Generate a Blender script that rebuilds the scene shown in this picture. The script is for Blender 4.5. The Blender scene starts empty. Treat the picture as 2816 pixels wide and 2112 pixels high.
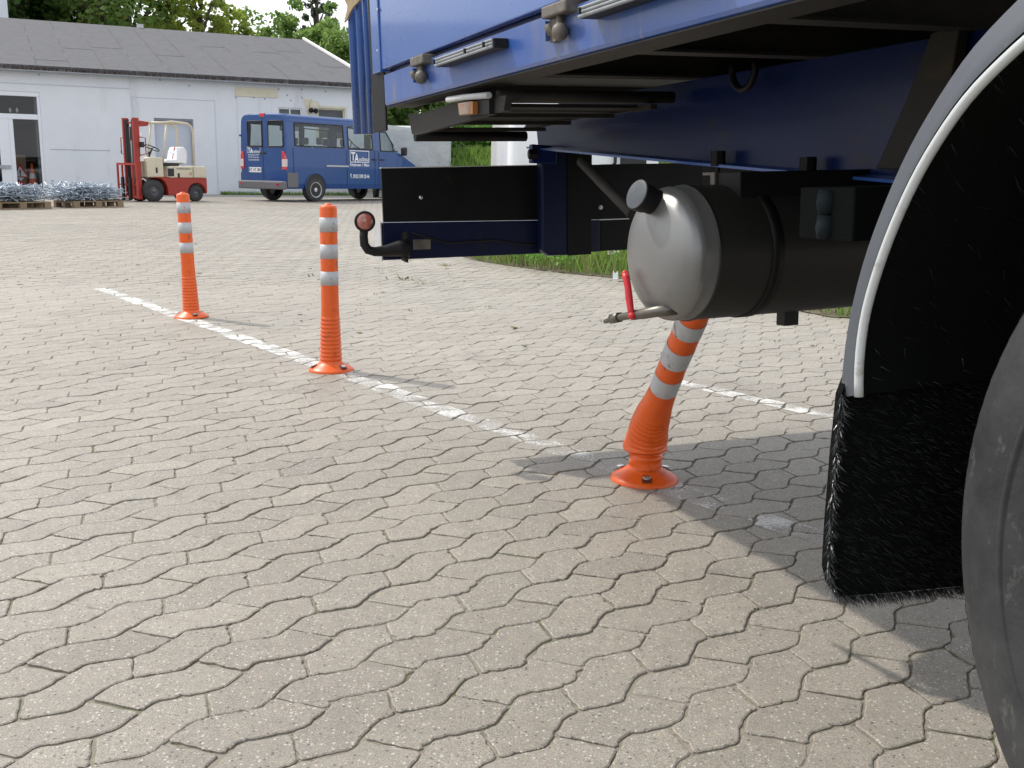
import bpy, bmesh, math, random
import numpy as np
from mathutils import Vector, Matrix
random.seed(7); RNG = np.random.default_rng(7)
SC = bpy.context.scene
COL = SC.collection

# ---------------------------------------------------------------- camera
CAM_H = .905; FPX = 2816.; PCX = 1408.; PCY = 1056.
PITCH = math.atan(581 / 2816.); ROLL = math.radians(1.0)
_f = np.array([0, math.cos(PITCH), -math.sin(PITCH)]); _r0 = np.array([1., 0, 0]); _u0 = np.cross(_r0, _f)
CR = math.cos(ROLL) * _r0 + math.sin(ROLL) * _u0
CU = -math.sin(ROLL) * _r0 + math.cos(ROLL) * _u0
CF = _f
cam_d = bpy.data.cameras.new('camera'); cam = bpy.data.objects.new('camera', cam_d); COL.objects.link(cam)
cam_d.sensor_width = 36; cam_d.lens = 36; cam_d.clip_start = .05; cam_d.clip_end = 2000
cam.matrix_world = Matrix(((CR[0], CU[0], -CF[0], 0), (CR[1], CU[1], -CF[1], 0), (CR[2], CU[2], -CF[2], CAM_H), (0, 0, 0, 1)))
SC.camera = cam
SC.view_settings.view_transform = 'Standard'; SC.view_settings.look = 'None'
SC.view_settings.exposure = 0.55; SC.view_settings.gamma = 1.0

# ---------------------------------------------------------------- sky and sun
SUN = np.array([-.75, .44, 1.0]); SUN = SUN / np.linalg.norm(SUN)
elev = math.asin(SUN[2])
w = bpy.data.worlds.new('World'); SC.world = w; w.use_nodes = True
nt = w.node_tree; N = nt.nodes; LK = nt.links; N.clear()
sky = N.new('ShaderNodeTexSky'); sky.sky_type = 'NISHITA'; sky.sun_disc = False
sky.sun_elevation = elev; sky.sun_rotation = math.atan2(SUN[0], SUN[1]); sky.dust_density = 2.5
tc = N.new('ShaderNodeTexCoord'); mp = N.new('ShaderNodeMapping'); mp.inputs['Scale'].default_value = (1, 1, 2.2)
nz = N.new('ShaderNodeTexNoise'); nz.inputs['Scale'].default_value = 2.3; nz.inputs['Detail'].default_value = 6
cr = N.new('ShaderNodeValToRGB'); cr.color_ramp.elements[0].position = .36; cr.color_ramp.elements[1].position = .56
cr.color_ramp.elements[0].color = (.25, .25, .25, 1)
mx = N.new('ShaderNodeMix'); mx.data_type = 'RGBA'; mx.inputs['B'].default_value = (9.6, 9.9, 10.4, 1)
bg = N.new('ShaderNodeBackground'); bg.inputs['Strength'].default_value = .105
ow = N.new('ShaderNodeOutputWorld')
LK.new(tc.outputs['Generated'], mp.inputs['Vector']); LK.new(mp.outputs[0], nz.inputs['Vector'])
LK.new(nz.outputs['Fac'], cr.inputs[0]); LK.new(cr.outputs[0], mx.inputs['Factor'])
LK.new(sky.outputs[0], mx.inputs['A']); LK.new(mx.outputs['Result'], bg.inputs['Color']); LK.new(bg.outputs[0], ow.inputs[0])
sd = bpy.data.lights.new('sun', 'SUN'); sd.energy = 2.2; sd.angle = math.radians(1.2); sd.color = (1, .95, .87)
so = bpy.data.objects.new('sun', sd); COL.objects.link(so)
so.rotation_euler = Vector(SUN).to_track_quat('Z', 'Y').to_euler(); so.location = (-20, 10, 30)

# lettering outlines, prepared while the scene is still empty
TXT = {}
def make_text(s, bold):
    cu = bpy.data.curves.new('t', 'FONT'); cu.body = s; cu.size = 1.; cu.offset = bold; cu.resolution_u = 3
    ob = bpy.data.objects.new('t', cu); COL.objects.link(ob)
    dg = bpy.context.evaluated_depsgraph_get(); me = bpy.data.meshes.new_from_object(ob.evaluated_get(dg))
    V = np.array([v.co[:] for v in me.vertices]).reshape(-1, 3); F = [tuple(p.vertices) for p in me.polygons]
    bpy.data.objects.remove(ob); bpy.data.curves.remove(cu); bpy.data.meshes.remove(me)
    V = V - V.min(0); TXT[s] = (V[:, :2] / V[:, :2].max(0), F)
for t_, b_ in (('NISSAN', .02), ('15', .02), ('KT AT 580', .02), ('T', .03), ('A', .03), ('usbau', .01), ('Kitzingen / Main', .02), ('09321/390 28 46', .02), ('Innenausbau GmbH', .01), ('97318 Kitzingen', .01), ('Tel. 09321/390 28 46', .01)): make_text(t_, b_)
def text_geo(s, height, width, bold=0):
    V, F = TXT[s]; return V * np.array([width, height]), F

# ---------------------------------------------------------------- helpers between image pixels and scene points
def ray(x, y): return CF + CR * (x - PCX) / FPX - CU * (y - PCY) / FPX
CP = np.array([0, 0, CAM_H])
def G(x, y, z=0.):
    d = ray(x, y); return CP + d * ((z - CAM_H) / d[2])
def proj(p):
    v = np.asarray(p, float) - CP; k = v @ CF; return PCX + FPX * (v @ CR) / k, PCY - FPX * (v @ CU) / k
def onplane(x, y, p0, n):
    d = ray(x, y); return CP + d * (((p0 - CP) @ n) / (d @ n))

# ---------------------------------------------------------------- materials
def srgb(r, g, b): return tuple(((c / 255.) / 12.92 if c / 255. <= .04045 else ((c / 255. + .055) / 1.055) ** 2.4) for c in (r, g, b))
def mat(name, color, rough=.6, metal=0., noise=None, color2=None, bump=None, coat=0., spec=.5, stretch=None, trans=0., dirt=None, rvar=0.):
    m = bpy.data.materials.new(name); m.use_nodes = True; t = m.node_tree; n = t.nodes; l = t.links
    b = n['Principled BSDF']; b.inputs['Roughness'].default_value = rough; b.inputs['Metallic'].default_value = metal
    b.inputs['Base Color'].default_value = (*color, 1); b.inputs['Coat Weight'].default_value = coat; b.inputs['Coat Roughness'].default_value = .08
    b.inputs['Specular IOR Level'].default_value = spec
    co = n.new('ShaderNodeTexCoord'); src = co.outputs['Object']
    if stretch:
        mp = n.new('ShaderNodeMapping'); mp.inputs['Scale'].default_value = stretch; l.new(src, mp.inputs[0]); src = mp.outputs[0]
    last = None
    if noise:
        nz = n.new('ShaderNodeTexNoise'); nz.inputs['Scale'].default_value = noise[0]; nz.inputs['Detail'].default_value = 7; nz.inputs['Roughness'].default_value = .62
        l.new(src, nz.inputs['Vector'])
        rp = n.new('ShaderNodeValToRGB'); rp.color_ramp.elements[0].position = noise[1]; rp.color_ramp.elements[1].position = noise[2]
        rp.color_ramp.elements[0].color = (*color, 1); rp.color_ramp.elements[1].color = (*(color2 or color), 1)
        l.new(nz.outputs['Fac'], rp.inputs[0]); last = rp.outputs[0]
        l.new(last, b.inputs['Base Color'])
        if rvar:
            mr = n.new('ShaderNodeMapRange'); mr.inputs['To Min'].default_value = rough - rvar; mr.inputs['To Max'].default_value = rough + rvar
            l.new(nz.outputs['Fac'], mr.inputs['Value']); l.new(mr.outputs[0], b.inputs['Roughness'])
    if dirt:   # (scale, threshold, softness, colour, stretch)
        dm = n.new('ShaderNodeMapping'); dm.inputs['Scale'].default_value = dirt[4]; l.new(co.outputs['Object'], dm.inputs[0])
        dn = n.new('ShaderNodeTexNoise'); dn.inputs['Scale'].default_value = dirt[0]; dn.inputs['Detail'].default_value = 8; dn.inputs['Roughness'].default_value = .7; l.new(dm.outputs[0], dn.inputs['Vector'])
        dr = n.new('ShaderNodeMapRange'); dr.inputs['From Min'].default_value = dirt[1]; dr.inputs['From Max'].default_value = dirt[1] + dirt[2]; l.new(dn.outputs['Fac'], dr.inputs['Value'])
        dx = n.new('ShaderNodeMix'); dx.data_type = 'RGBA'; l.new(dr.outputs[0], dx.inputs['Factor']); dx.inputs['B'].default_value = (*dirt[3], 1)
        if last: l.new(last, dx.inputs['A'])
        else: dx.inputs['A'].default_value = (*color, 1)
        last = dx.outputs['Result']; l.new(last, b.inputs['Base Color'])
    if bump:
        n2 = n.new('ShaderNodeTexNoise'); n2.inputs['Scale'].default_value = bump[0]; n2.inputs['Detail'].default_value = 4; l.new(src, n2.inputs['Vector'])
        bp = n.new('ShaderNodeBump'); bp.inputs['Strength'].default_value = bump[1]; bp.inputs['Distance'].default_value = bump[2]
        l.new(n2.outputs['Fac'], bp.inputs['Height']); l.new(bp.outputs[0], b.inputs['Normal'])
    if trans:
        tr = n.new('ShaderNodeBsdfTranslucent'); ms = n.new('ShaderNodeMixShader'); ms.inputs[0].default_value = trans
        if last: l.new(last, tr.inputs[0])
        else: tr.inputs[0].default_value = (*color, 1)
        l.new(b.outputs[0], ms.inputs[1]); l.new(tr.outputs[0], ms.inputs[2]); l.new(ms.outputs[0], n['Material Output'].inputs[0])
    return m

def mat_paver():
    m = bpy.data.materials.new('concrete_paver'); m.use_nodes = True; t = m.node_tree; n = t.nodes; l = t.links
    b = n['Principled BSDF']; b.inputs['Roughness'].default_value = .54; b.inputs['Specular IOR Level'].default_value = .62
    g = n.new('ShaderNodeNewGeometry')
    a = n.new('ShaderNodeAttribute'); a.attribute_name = 'tint'
    def noise(s, d=4, r=.6):
        x = n.new('ShaderNodeTexNoise'); x.inputs['Scale'].default_value = s; x.inputs['Detail'].default_value = d; x.inputs['Roughness'].default_value = r; l.new(g.outputs['Position'], x.inputs['Vector']); return x.outputs['Fac']
    def mul(c, v, lo, hi, p0=0., p1=1.):
        r = n.new('ShaderNodeMapRange'); r.inputs['From Min'].default_value = p0; r.inputs['From Max'].default_value = p1; r.inputs['To Min'].default_value = lo; r.inputs['To Max'].default_value = hi
        l.new(v, r.inputs['Value']); k = n.new('ShaderNodeMix'); k.data_type = 'RGBA'; k.blend_type = 'MULTIPLY'; k.inputs['Factor'].default_value = 1
        l.new(c, k.inputs['A']); l.new(r.outputs[0], k.inputs['B']); return k.outputs['Result']
    base = n.new('ShaderNodeMix'); base.data_type = 'RGBA'; base.inputs['A'].default_value = (.306, .268, .214, 1); base.inputs['B'].default_value = (.292, .270, .232, 1)
    l.new(noise(.9, 3), base.inputs['Factor']); c = base.outputs['Result']
    c = mul(c, a.outputs['Fac'], .80, 1.18)
    c = mul(c, noise(420, 3, .75), .52, 1.46, .3, .7)
    c = mul(c, noise(150, 4, .7), .80, 1.20, .3, .7)          # sand grain
    c = mul(c, noise(28, 5), .90, 1.10, .3, .7)
    c = mul(c, noise(.35, 5), .84, 1.10, .3, .7)
    c = mul(c, noise(1.7, 6, .7), .74, 1.0, .30, .43)         # oily and tyre darkened patches              # broad traffic stains
    # pale and dark aggregate
    for sc_, th, col in ((110, .18, (.52, .49, .43, 1)), (80, .15, (.10, .09, .08, 1)), (180, .19, (.44, .32, .21, 1)), (220, .22, (.17, .155, .14, 1)), (52, .10, (.46, .44, .40, 1))):
        v = n.new('ShaderNodeTexVoronoi'); v.inputs['Scale'].default_value = sc_; l.new(g.outputs['Position'], v.inputs['Vector'])
        r = n.new('ShaderNodeMapRange'); r.inputs['From Min'].default_value = th; r.inputs['From Max'].default_value = th + .1; r.inputs['To Min'].default_value = 1; r.inputs['To Max'].default_value = 0
        l.new(v.outputs['Distance'], r.inputs['Value'])
        s = n.new('ShaderNodeSeparateColor'); l.new(v.outputs['Color'], s.inputs[0])
        q = n.new('ShaderNodeMath'); q.operation = 'GREATER_THAN'; q.inputs[1].default_value = .55; l.new(s.outputs[0], q.inputs[0])
        p = n.new('ShaderNodeMath'); p.operation = 'MULTIPLY'; l.new(q.outputs[0], p.inputs[0]); l.new(r.outputs[0], p.inputs[1])
        k = n.new('ShaderNodeMix'); k.data_type = 'RGBA'; l.new(p.outputs[0], k.inputs['Factor']); l.new(c, k.inputs['A']); k.inputs['B'].default_value = col; c = k.outputs['Result']
    l.new(c, b.inputs['Base Color'])
    bp = n.new('ShaderNodeBump'); bp.inputs['Strength'].default_value = .8; bp.inputs['Distance'].default_value = .0024
    l.new(noise(260, 4, .7), bp.inputs['Height']); l.new(bp.outputs[0], b.inputs['Normal'])
    return m
def mat_paint_worn():
    m = bpy.data.materials.new('worn_road_paint'); m.use_nodes = True; t = m.node_tree; n = t.nodes; l = t.links
    b = n['Principled BSDF']; b.inputs['Roughness'].default_value = .7; b.inputs['Base Color'].default_value = (.66, .65, .62, 1)
    g = n.new('ShaderNodeNewGeometry'); a = n.new('ShaderNodeAttribute'); a.attribute_name = 'wear'
    x = n.new('ShaderNodeTexNoise'); x.inputs['Scale'].default_value = 110; x.inputs['Detail'].default_value = 6; x.inputs['Roughness'].default_value = .75; l.new(g.outputs['Position'], x.inputs['Vector'])
    y = n.new('ShaderNodeTexNoise'); y.inputs['Scale'].default_value = 7; y.inputs['Detail'].default_value = 3; l.new(g.outputs['Position'], y.inputs['Vector'])
    s1 = n.new('ShaderNodeMath'); s1.operation = 'MULTIPLY_ADD'; l.new(y.outputs['Fac'], s1.inputs[0]); s1.inputs[1].default_value = .8; l.new(x.outputs['Fac'], s1.inputs[2])
    s2 = n.new('ShaderNodeMath'); s2.operation = 'SUBTRACT'; l.new(s1.outputs[0], s2.inputs[0]); l.new(a.outputs['Fac'], s2.inputs[1])
    r = n.new('ShaderNodeMapRange'); r.inputs['From Min'].default_value = .34; r.inputs['From Max'].default_value = .56; l.new(s2.outputs[0], r.inputs['Value'])
    tr = n.new('ShaderNodeBsdfTransparent'); ms = n.new('ShaderNodeMixShader'); l.new(r.outputs[0], ms.inputs[0]); l.new(tr.outputs[0], ms.inputs[1]); l.new(b.outputs[0], ms.inputs[2]); l.new(ms.outputs[0], n['Material Output'].inputs[0])
    return m
def mat_glass(name, tint=(.75, .8, .8), refl=.16):
    m = bpy.data.materials.new(name); m.use_nodes = True; t = m.node_tree; n = t.nodes; l = t.links
    n.remove(n['Principled BSDF'])
    tr = n.new('ShaderNodeBsdfTransparent'); tr.inputs[0].default_value = (*tint, 1)
    gl = n.new('ShaderNodeBsdfGlossy'); gl.inputs['Roughness'].default_value = .02
    ms = n.new('ShaderNodeMixShader'); ms.inputs[0].default_value = refl; l.new(tr.outputs[0], ms.inputs[1]); l.new(gl.outputs[0], ms.inputs[2]); l.new(ms.outputs[0], n['Material Output'].inputs[0])
    return m
def mat_roof():
    m = mat('roof_felt', (.092, .094, .101), .95, noise=(3.5, .3, .75), color2=(.124, .122, .129), bump=(60, .3, .004))
    return m

M = {}
M['paver'] = mat_paver(); M['paint'] = mat_paint_worn()
M['joint'] = mat('joint_sand', (.25, .225, .18), .95, noise=(4, .52, .66), color2=(.12, .13, .06), bump=(150, .6, .004), dirt=(60, .56, .1, (.09, .085, .07), (1, 1, 1)))
M['yard'] = mat('yard_far', (.30, .275, .24), .6, noise=(.8, .3, .7), color2=(.25, .24, .22))
M['orange'] = mat('orange_rubber', (.74, .108, .007), .40, noise=(14, .3, .8), color2=(.66, .086, .006), bump=(40, .12, .003), rvar=.08, dirt=(26, .60, .10, (.10, .03, .015), (1, 1, .45)))
M['band'] = mat('reflective_band', (.43, .435, .45), .5, noise=(22, .52, .75), color2=(.33, .33, .34), dirt=(34, .60, .06, (.09, .085, .08), (1, 1, .25)))
M['pocket'] = mat('recess_shade', (.11, .02, .006), .8)  # shade of the bolt recess put into a darker orange
M['bolt'] = mat('zinc_bolt', (.55, .55, .56), .35, metal=.9)
M['dark'] = mat('dark_hole', (.02, .02, .02), .9)
M['tblue'] = mat('truck_blue_paint', (.032, .100, .345), .28, coat=.45, noise=(5, .35, .8), color2=(.040, .112, .36), bump=(3, .06, .01), rvar=.06, dirt=(7, .62, .12, (.10, .13, .22), (1, .3, 1)))
M['trail'] = mat('dusty_blue_rail', (.028, .085, .31), .36, coat=.3, noise=(9, .45, .72), color2=(.10, .125, .24), stretch=(1, .8, .35), rvar=.1, dirt=(11, .60, .08, (.24, .215, .18), (1, 1.2, .22)))
M['tdark'] = mat('chassis_black', (.0055, .0055, .006), .5, noise=(12, .4, .8), color2=(.009, .008, .008), rvar=.1, spec=.2, dirt=(9, .60, .15, (.022, .019, .015), (1, 1, 1)))
M['tunder'] = mat('underbody_grey', (.014, .012, .010), .7, noise=(10, .35, .75), color2=(.024, .020, .016), dirt=(16, .58, .1, (.04, .026, .014), (1, .4, 1)))
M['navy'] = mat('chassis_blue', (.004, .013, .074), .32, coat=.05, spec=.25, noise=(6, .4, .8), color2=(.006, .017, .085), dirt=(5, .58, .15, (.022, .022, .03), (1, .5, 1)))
M['beamblue'] = mat('dark_blue_beam', (.004, .008, .036), .4, spec=.25, noise=(6, .4, .8), color2=(.006, .010, .04), dirt=(9, .6, .12, (.018, .016, .014), (1, 1, 1)))
M['floor'] = mat('bed_floor_underside', (.006, .0055, .005), .8, noise=(8, .3, .8), color2=(.010, .009, .007))
M['rubber'] = mat('black_rubber', (.007, .007, .008), .55, spec=.3, noise=(30, .4, .8), color2=(.011, .011, .011), dirt=(12, .62, .12, (.03, .028, .024), (1, 1, 1)))
M['liner'] = mat('guard_lining', (.004, .0045, .0045), .8, spec=.1)
M['boxedge'] = mat('box_edge', (.006, .012, .014), .7, spec=.2)
M['tyre'] = mat('dusty_tyre', (.012, .013, .015), .75, noise=(6, .32, .72), color2=(.052, .053, .054), bump=(45, .6, .003), dirt=(24, .58, .10, (.10, .098, .09), (1, 1, .6)))
M['tyre_far'] = mat('dark_tyre', (.03, .03, .032), .8, noise=(8, .35, .72), color2=(.06, .058, .055))
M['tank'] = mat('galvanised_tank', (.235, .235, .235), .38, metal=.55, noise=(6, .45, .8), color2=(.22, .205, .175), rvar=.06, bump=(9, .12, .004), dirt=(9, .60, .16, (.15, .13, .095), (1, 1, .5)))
M['tankside'] = mat('shaded_tank_side', (.022, .021, .018), .5, metal=.2, noise=(7, .45, .8), color2=(.017, .015, .012), dirt=(12, .6, .1, (.035, .028, .02), (.3, 1, 1)))  # same metal as the cap, with its shading put into the colour
M['alu'] = mat('grey_ribbed_rubber', (.26, .28, .30), .5, noise=(20, .4, .8), color2=(.18, .19, .20))
M['steelg'] = mat('dirty_cast_steel', (.10, .09, .078), .6, metal=.2, noise=(20, .4, .8), color2=(.25, .22, .18))
M['lgrey'] = mat('light_grey_metal', (.50, .51, .52), .45, noise=(12, .4, .8), color2=(.40, .40, .40))
M['fender'] = mat('grey_mudguard', (.072, .082, .097), .45, noise=(6, .4, .8), color2=(.088, .098, .112), dirt=(16, .62, .1, (.20, .19, .17), (1, 1, 1)))
M['bead'] = mat('lit_mudguard_edge', (.52, .54, .54), .4, dirt=(20, .58, .12, (.33, .31, .28), (1, 1, 1)))  # rounded bead; the light it catches is put into the pale colour
M['red'] = mat('red_lever', (.62, .02, .035), .4)
M['brass'] = mat('steel_fitting', (.16, .15, .13), .4, metal=.8, noise=(30, .4, .7), color2=(.14, .12, .10))
M['lens'] = mat('pink_lens', (.42, .13, .10), .15, coat=1., noise=(30, .5, .62), color2=(.3, .08, .06))
M['amber'] = mat('amber_lens', (.34, .12, .02), .4, coat=.3)
M['ambert'] = mat('faded_lens', (.28, .19, .13), .4, coat=.3, noise=(30, .5, .6), color2=(.26, .12, .06))
M['wall'] = mat('white_render', (.70, .718, .75), .9, noise=(1.3, .35, .75), color2=(.64, .67, .71), bump=(25, .25, .01), dirt=(1.1, .57, .16, (.53, .54, .55), (1, 1, .18)))
M['frame'] = mat('white_frame', (.72, .74, .78), .5)
M['roof'] = mat_roof()
M['seam'] = mat('felt_seam', (.060, .058, .062), .95)
M['seaml'] = mat('felt_seam_edge', (.17, .17, .18), .95)
M['fascia'] = mat('broken_fascia', (.05, .025, .02), .9, noise=(7, .42, .58), color2=(.16, .15, .14), stretch=(3, 3, .4))
M['gutter'] = mat('zinc_gutter', (.30, .33, .36), .5, metal=.3, noise=(3, .4, .7), color2=(.38, .41, .44))
M['verge'] = mat('white_verge', (.78, .78, .76), .6)
M['beige'] = mat('beige_board', (.60, .56, .42), .8, noise=(4, .4, .7), color2=(.66, .63, .50))
M['blockdoor'] = mat('pale_blue_panel', (.50, .54, .62), .8, noise=(2, .4, .7), color2=(.53, .57, .64))
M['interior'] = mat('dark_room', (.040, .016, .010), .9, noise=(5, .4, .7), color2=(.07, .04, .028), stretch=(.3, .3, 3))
M['reveal'] = mat('grey_reveal', (.22, .24, .26), .8)
M['glass'] = mat_glass('window_glass', (.6, .62, .62), .05); M['vglass'] = mat_glass('van_glass', (.70, .76, .76), .06)
M['card'] = mat('cardboard', (.30, .20, .13), .85, noise=(6, .4, .7), color2=(.34, .24, .16))
M['white'] = mat('white_paint', (.78, .78, .78), .5)
M['signred'] = mat('sign_red', (.45, .02, .02), .5)
M['black'] = mat('plain_black', (.02, .02, .022), .6)
M['wood'] = mat('pallet_wood', (.22, .155, .09), .85, noise=(9, .35, .7), color2=(.30, .22, .14), stretch=(1, 1, 3))
M['galv'] = mat('galvanised_rod', (.42, .48, .55), .38, metal=.6, noise=(9, .4, .7), color2=(.28, .33, .39))
M['fred'] = mat('forklift_red', (.34, .028, .016), .5, noise=(5, .45, .8), color2=(.26, .032, .02))
M['fcream'] = mat('forklift_cream', (.60, .54, .41), .5, noise=(5, .45, .8), color2=(.50, .45, .34))
M['sheet'] = mat('white_cloth', (.78, .79, .82), .9, bump=(14, .5, .03))
M['vblue'] = mat('van_blue', (.004, .050, .205), .28, coat=.4, noise=(2, .4, .8), color2=(.006, .058, .22), dirt=(3, .62, .15, (.03, .07, .17), (1, 1, .5)))
M['vgrey'] = mat('bumper_grey', (.13, .13, .14), .6)
M['vred'] = mat('tail_red', (.55, .01, .02), .2, coat=1.)
M['vclear'] = mat('tail_clear', (.62, .52, .52), .2, coat=1.)
M['rim'] = mat('silver_rim', (.60, .61, .63), .4, metal=.1)
M['seat'] = mat('grey_seat', (.16, .17, .19), .9)
M['logo'] = mat('white_lettering', (.80, .82, .85), .5)
M['tarp'] = mat('grey_tarpaulin', (.40, .42, .42), .7, noise=(2, .35, .7), color2=(.46, .48, .48), bump=(2.5, .5, .12))
M['vwhite'] = mat('white_vehicle_paint', (.80, .81, .83), .3, coat=.5)
M['rag'] = mat('brown_tarp', (.26, .19, .10), .9, noise=(30, .4, .7), color2=(.36, .28, .17))
M['soil'] = mat('soil', (.11, .085, .055), .95, noise=(12, .35, .7), color2=(.17, .14, .10), bump=(30, .7, .03))
M['grass'] = mat('grass_blades', (.13, .25, .035), .6, noise=(4, .3, .7), color2=(.25, .36, .08), trans=.45)
M['weed'] = mat('weed_leaves', (.12, .28, .04), .6, noise=(6, .3, .7), color2=(.20, .38, .07), trans=.45)
M['jweed'] = mat('joint_moss', (.20, .22, .09), .8, noise=(6, .3, .7), color2=(.26, .26, .12), trans=.3)
M['flower'] = mat('pale_flowers', (.68, .68, .58), .8)
M['straw'] = mat('dry_stalks', (.36, .29, .17), .9)
M['bank'] = mat('grassy_bank', (.07, .15, .025), .9, noise=(3, .3, .7), color2=(.13, .22, .04), bump=(20, .8, .1))
M['hedge'] = mat('hedge_leaves', (.07, .17, .03), .6, noise=(1.6, .35, .7), color2=(.16, .30, .05), trans=.45)
M['leafA'] = mat('leaves_yellow_green', (.22, .30, .04), .6, noise=(.8, .35, .7), color2=(.38, .43, .08), trans=.6)
M['leafB'] = mat('leaves_deep_green', (.045, .12, .02), .6, noise=(.8, .35, .7), color2=(.12, .22, .035), trans=.4)
M['leafC'] = mat('leaves_mid_green', (.14, .25, .055), .6, noise=(.8, .35, .7), color2=(.27, .38, .11), trans=.6)
M['leafD'] = mat('leaves_grey_green', (.06, .085, .05), .7, noise=(.8, .35, .7), color2=(.10, .13, .07), trans=.3)
M['bark'] = mat('bark', (.07, .055, .045), .95, noise=(8, .3, .7), color2=(.11, .09, .07))

# ---------------------------------------------------------------- mesh helpers
class MB:
    def __init__(s): s.v = []; s.f = []; s.sm = []; s.mi = []; s.cur = 0
    def add(s, V, F, smooth=False):
        k = len(s.v); s.v.extend([tuple(map(float, p)) for p in V]); s.f.extend([tuple(i + k for i in f) for f in F]); s.sm.extend([smooth] * len(F)); s.mi.extend([s.cur] * len(F)); return s
    def box(s, lo, hi):
        x0, y0, z0 = lo; x1, y1, z1 = hi
        V = [(x0, y0, z0), (x1, y0, z0), (x1, y1, z0), (x0, y1, z0), (x0, y0, z1), (x1, y0, z1), (x1, y1, z1), (x0, y1, z1)]
        return s.add(V, [(0, 3, 2, 1), (4, 5, 6, 7), (0, 1, 5, 4), (1, 2, 6, 5), (2, 3, 7, 6), (3, 0, 4, 7)])
    def prism(s, pts, vec):
        n = len(pts); P = [np.asarray(p, float) for p in pts]; Q = [p + np.asarray(vec, float) for p in P]
        return s.add(P + Q, [tuple(range(n))[::-1], tuple(range(n, 2 * n))] + [(i, (i + 1) % n, n + (i + 1) % n, n + i) for i in range(n)])
    def tube(s, pts, r, seg=10, cap=True):
        pts = [np.asarray(p, float) for p in pts]; n = len(pts); R = r if hasattr(r, '__len__') else [r] * n; V = []; F = []
        up = None
        for i, p in enumerate(pts):
            t = pts[min(i + 1, n - 1)] - pts[max(i - 1, 0)]; t = t / np.linalg.norm(t)
            if up is None:
                up = np.array([0, 0, 1.]) if abs(t[2]) < .9 else np.array([1., 0, 0])
            a = np.cross(t, up); a /= np.linalg.norm(a); b = np.cross(a, t); up = b
            for k in range(seg):
                w_ = 2 * math.pi * k / seg; V.append(p + R[i] * (math.cos(w_) * a + math.sin(w_) * b))
        for i in range(n - 1):
            for k in range(seg): F.append((i * seg + k, i * seg + (k + 1) % seg, (i + 1) * seg + (k + 1) % seg, (i + 1) * seg + k))
        s.add(V, F, True)
        if cap: s.add(V[:seg], [tuple(range(seg))]); s.add(V[-seg:], [tuple(range(seg))[::-1]])
        return s
    def lathe(s, prof, o, ax, seg=32, close=False, smooth=True, ref=None):
        # prof: (dist along axis, radius)
        o = np.asarray(o, float); ax = np.asarray(ax, float); ax = ax / np.linalg.norm(ax)
        h = np.array([0, 0, 1.]) if abs(ax[2]) < .9 else np.array([1., 0, 0])
        if ref is not None: h = np.asarray(ref, float)
        a = np.cross(ax, h); a /= np.linalg.norm(a); b = np.cross(a, ax); V = []; F = []
        for (t, r) in prof:
            for k in range(seg):
                w_ = 2 * math.pi * k / seg; V.append(o + ax * t + r * (math.cos(w_) * a + math.sin(w_) * b))
        n = len(prof)
        for i in range(n - 1 + (1 if close else 0)):
            j = (i + 1) % n
            for k in range(seg): F.append((i * seg + k, j * seg + k, j * seg + (k + 1) % seg, i * seg + (k + 1) % seg))
        return s.add(V, F, smooth)
    def sphere(s, c, r, seg=14, sc=(1, 1, 1)):
        c = np.asarray(c, float); V = []; F = []; m = seg // 2
        for i in range(m + 1):
            t = math.pi * i / m
            for k in range(seg):
                w_ = 2 * math.pi * k / seg; V.append(c + r * np.array([sc[0] * math.sin(t) * math.cos(w_), sc[1] * math.sin(t) * math.sin(w_), sc[2] * math.cos(t)]))
        for i in range(m):
            for k in range(seg): F.append((i * seg + k, (i + 1) * seg + k, (i + 1) * seg + (k + 1) % seg, i * seg + (k + 1) % seg))
        return s.add(V, F, True)
    def build(s, name, m, parent=None, bevel=0, mats=None):
        me = bpy.data.meshes.new(name); me.from_pydata(s.v, [], s.f)
        me.polygons.foreach_set('use_smooth', s.sm); me.polygons.foreach_set('material_index', s.mi); me.validate(); me.update()
        bm = bmesh.new(); bm.from_mesh(me); bmesh.ops.remove_doubles(bm, verts=bm.verts, dist=1e-6); bmesh.ops.recalc_face_normals(bm, faces=bm.faces); bm.to_mesh(me); bm.free()
        for q_ in ([m] + (mats or [])): me.materials.append(q_)
        o = bpy.data.objects.new(name, me); COL.objects.link(o)
        if parent: o.parent = parent
        if bevel:
            b = o.modifiers.new('bevel', 'BEVEL'); b.width = bevel; b.segments = 2; b.limit_method = 'ANGLE'; b.angle_limit = math.radians(40)
        return o
def tag(o, label, cat, group=None, kind=None):
    if label: o['label'] = label
    if cat: o['category'] = cat
    if group: o['group'] = group
    if kind: o['kind'] = kind
    return o
def empty(name, mw, label, cat, group=None):
    o = bpy.data.objects.new(name, None); COL.objects.link(o); o.matrix_world = mw; o.empty_display_size = .2
    return tag(o, label, cat, group)
def frame(o, x, y, z):
    return Matrix(((x[0], y[0], z[0], o[0]), (x[1], y[1], z[1], o[1]), (x[2], y[2], z[2], o[2]), (0, 0, 0, 1)))
def heading(o, deg):
    h = math.radians(deg); return frame(o, (math.cos(h), math.sin(h), 0), (-math.sin(h), math.cos(h), 0), (0, 0, 1))
def copy_tree(o, parent=None):
    c = o.copy(); COL.objects.link(c)
    if parent: c.parent = parent
    for ch in [x for x in bpy.data.objects if x.parent == o]: copy_tree(ch, c)
    return c
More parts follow.
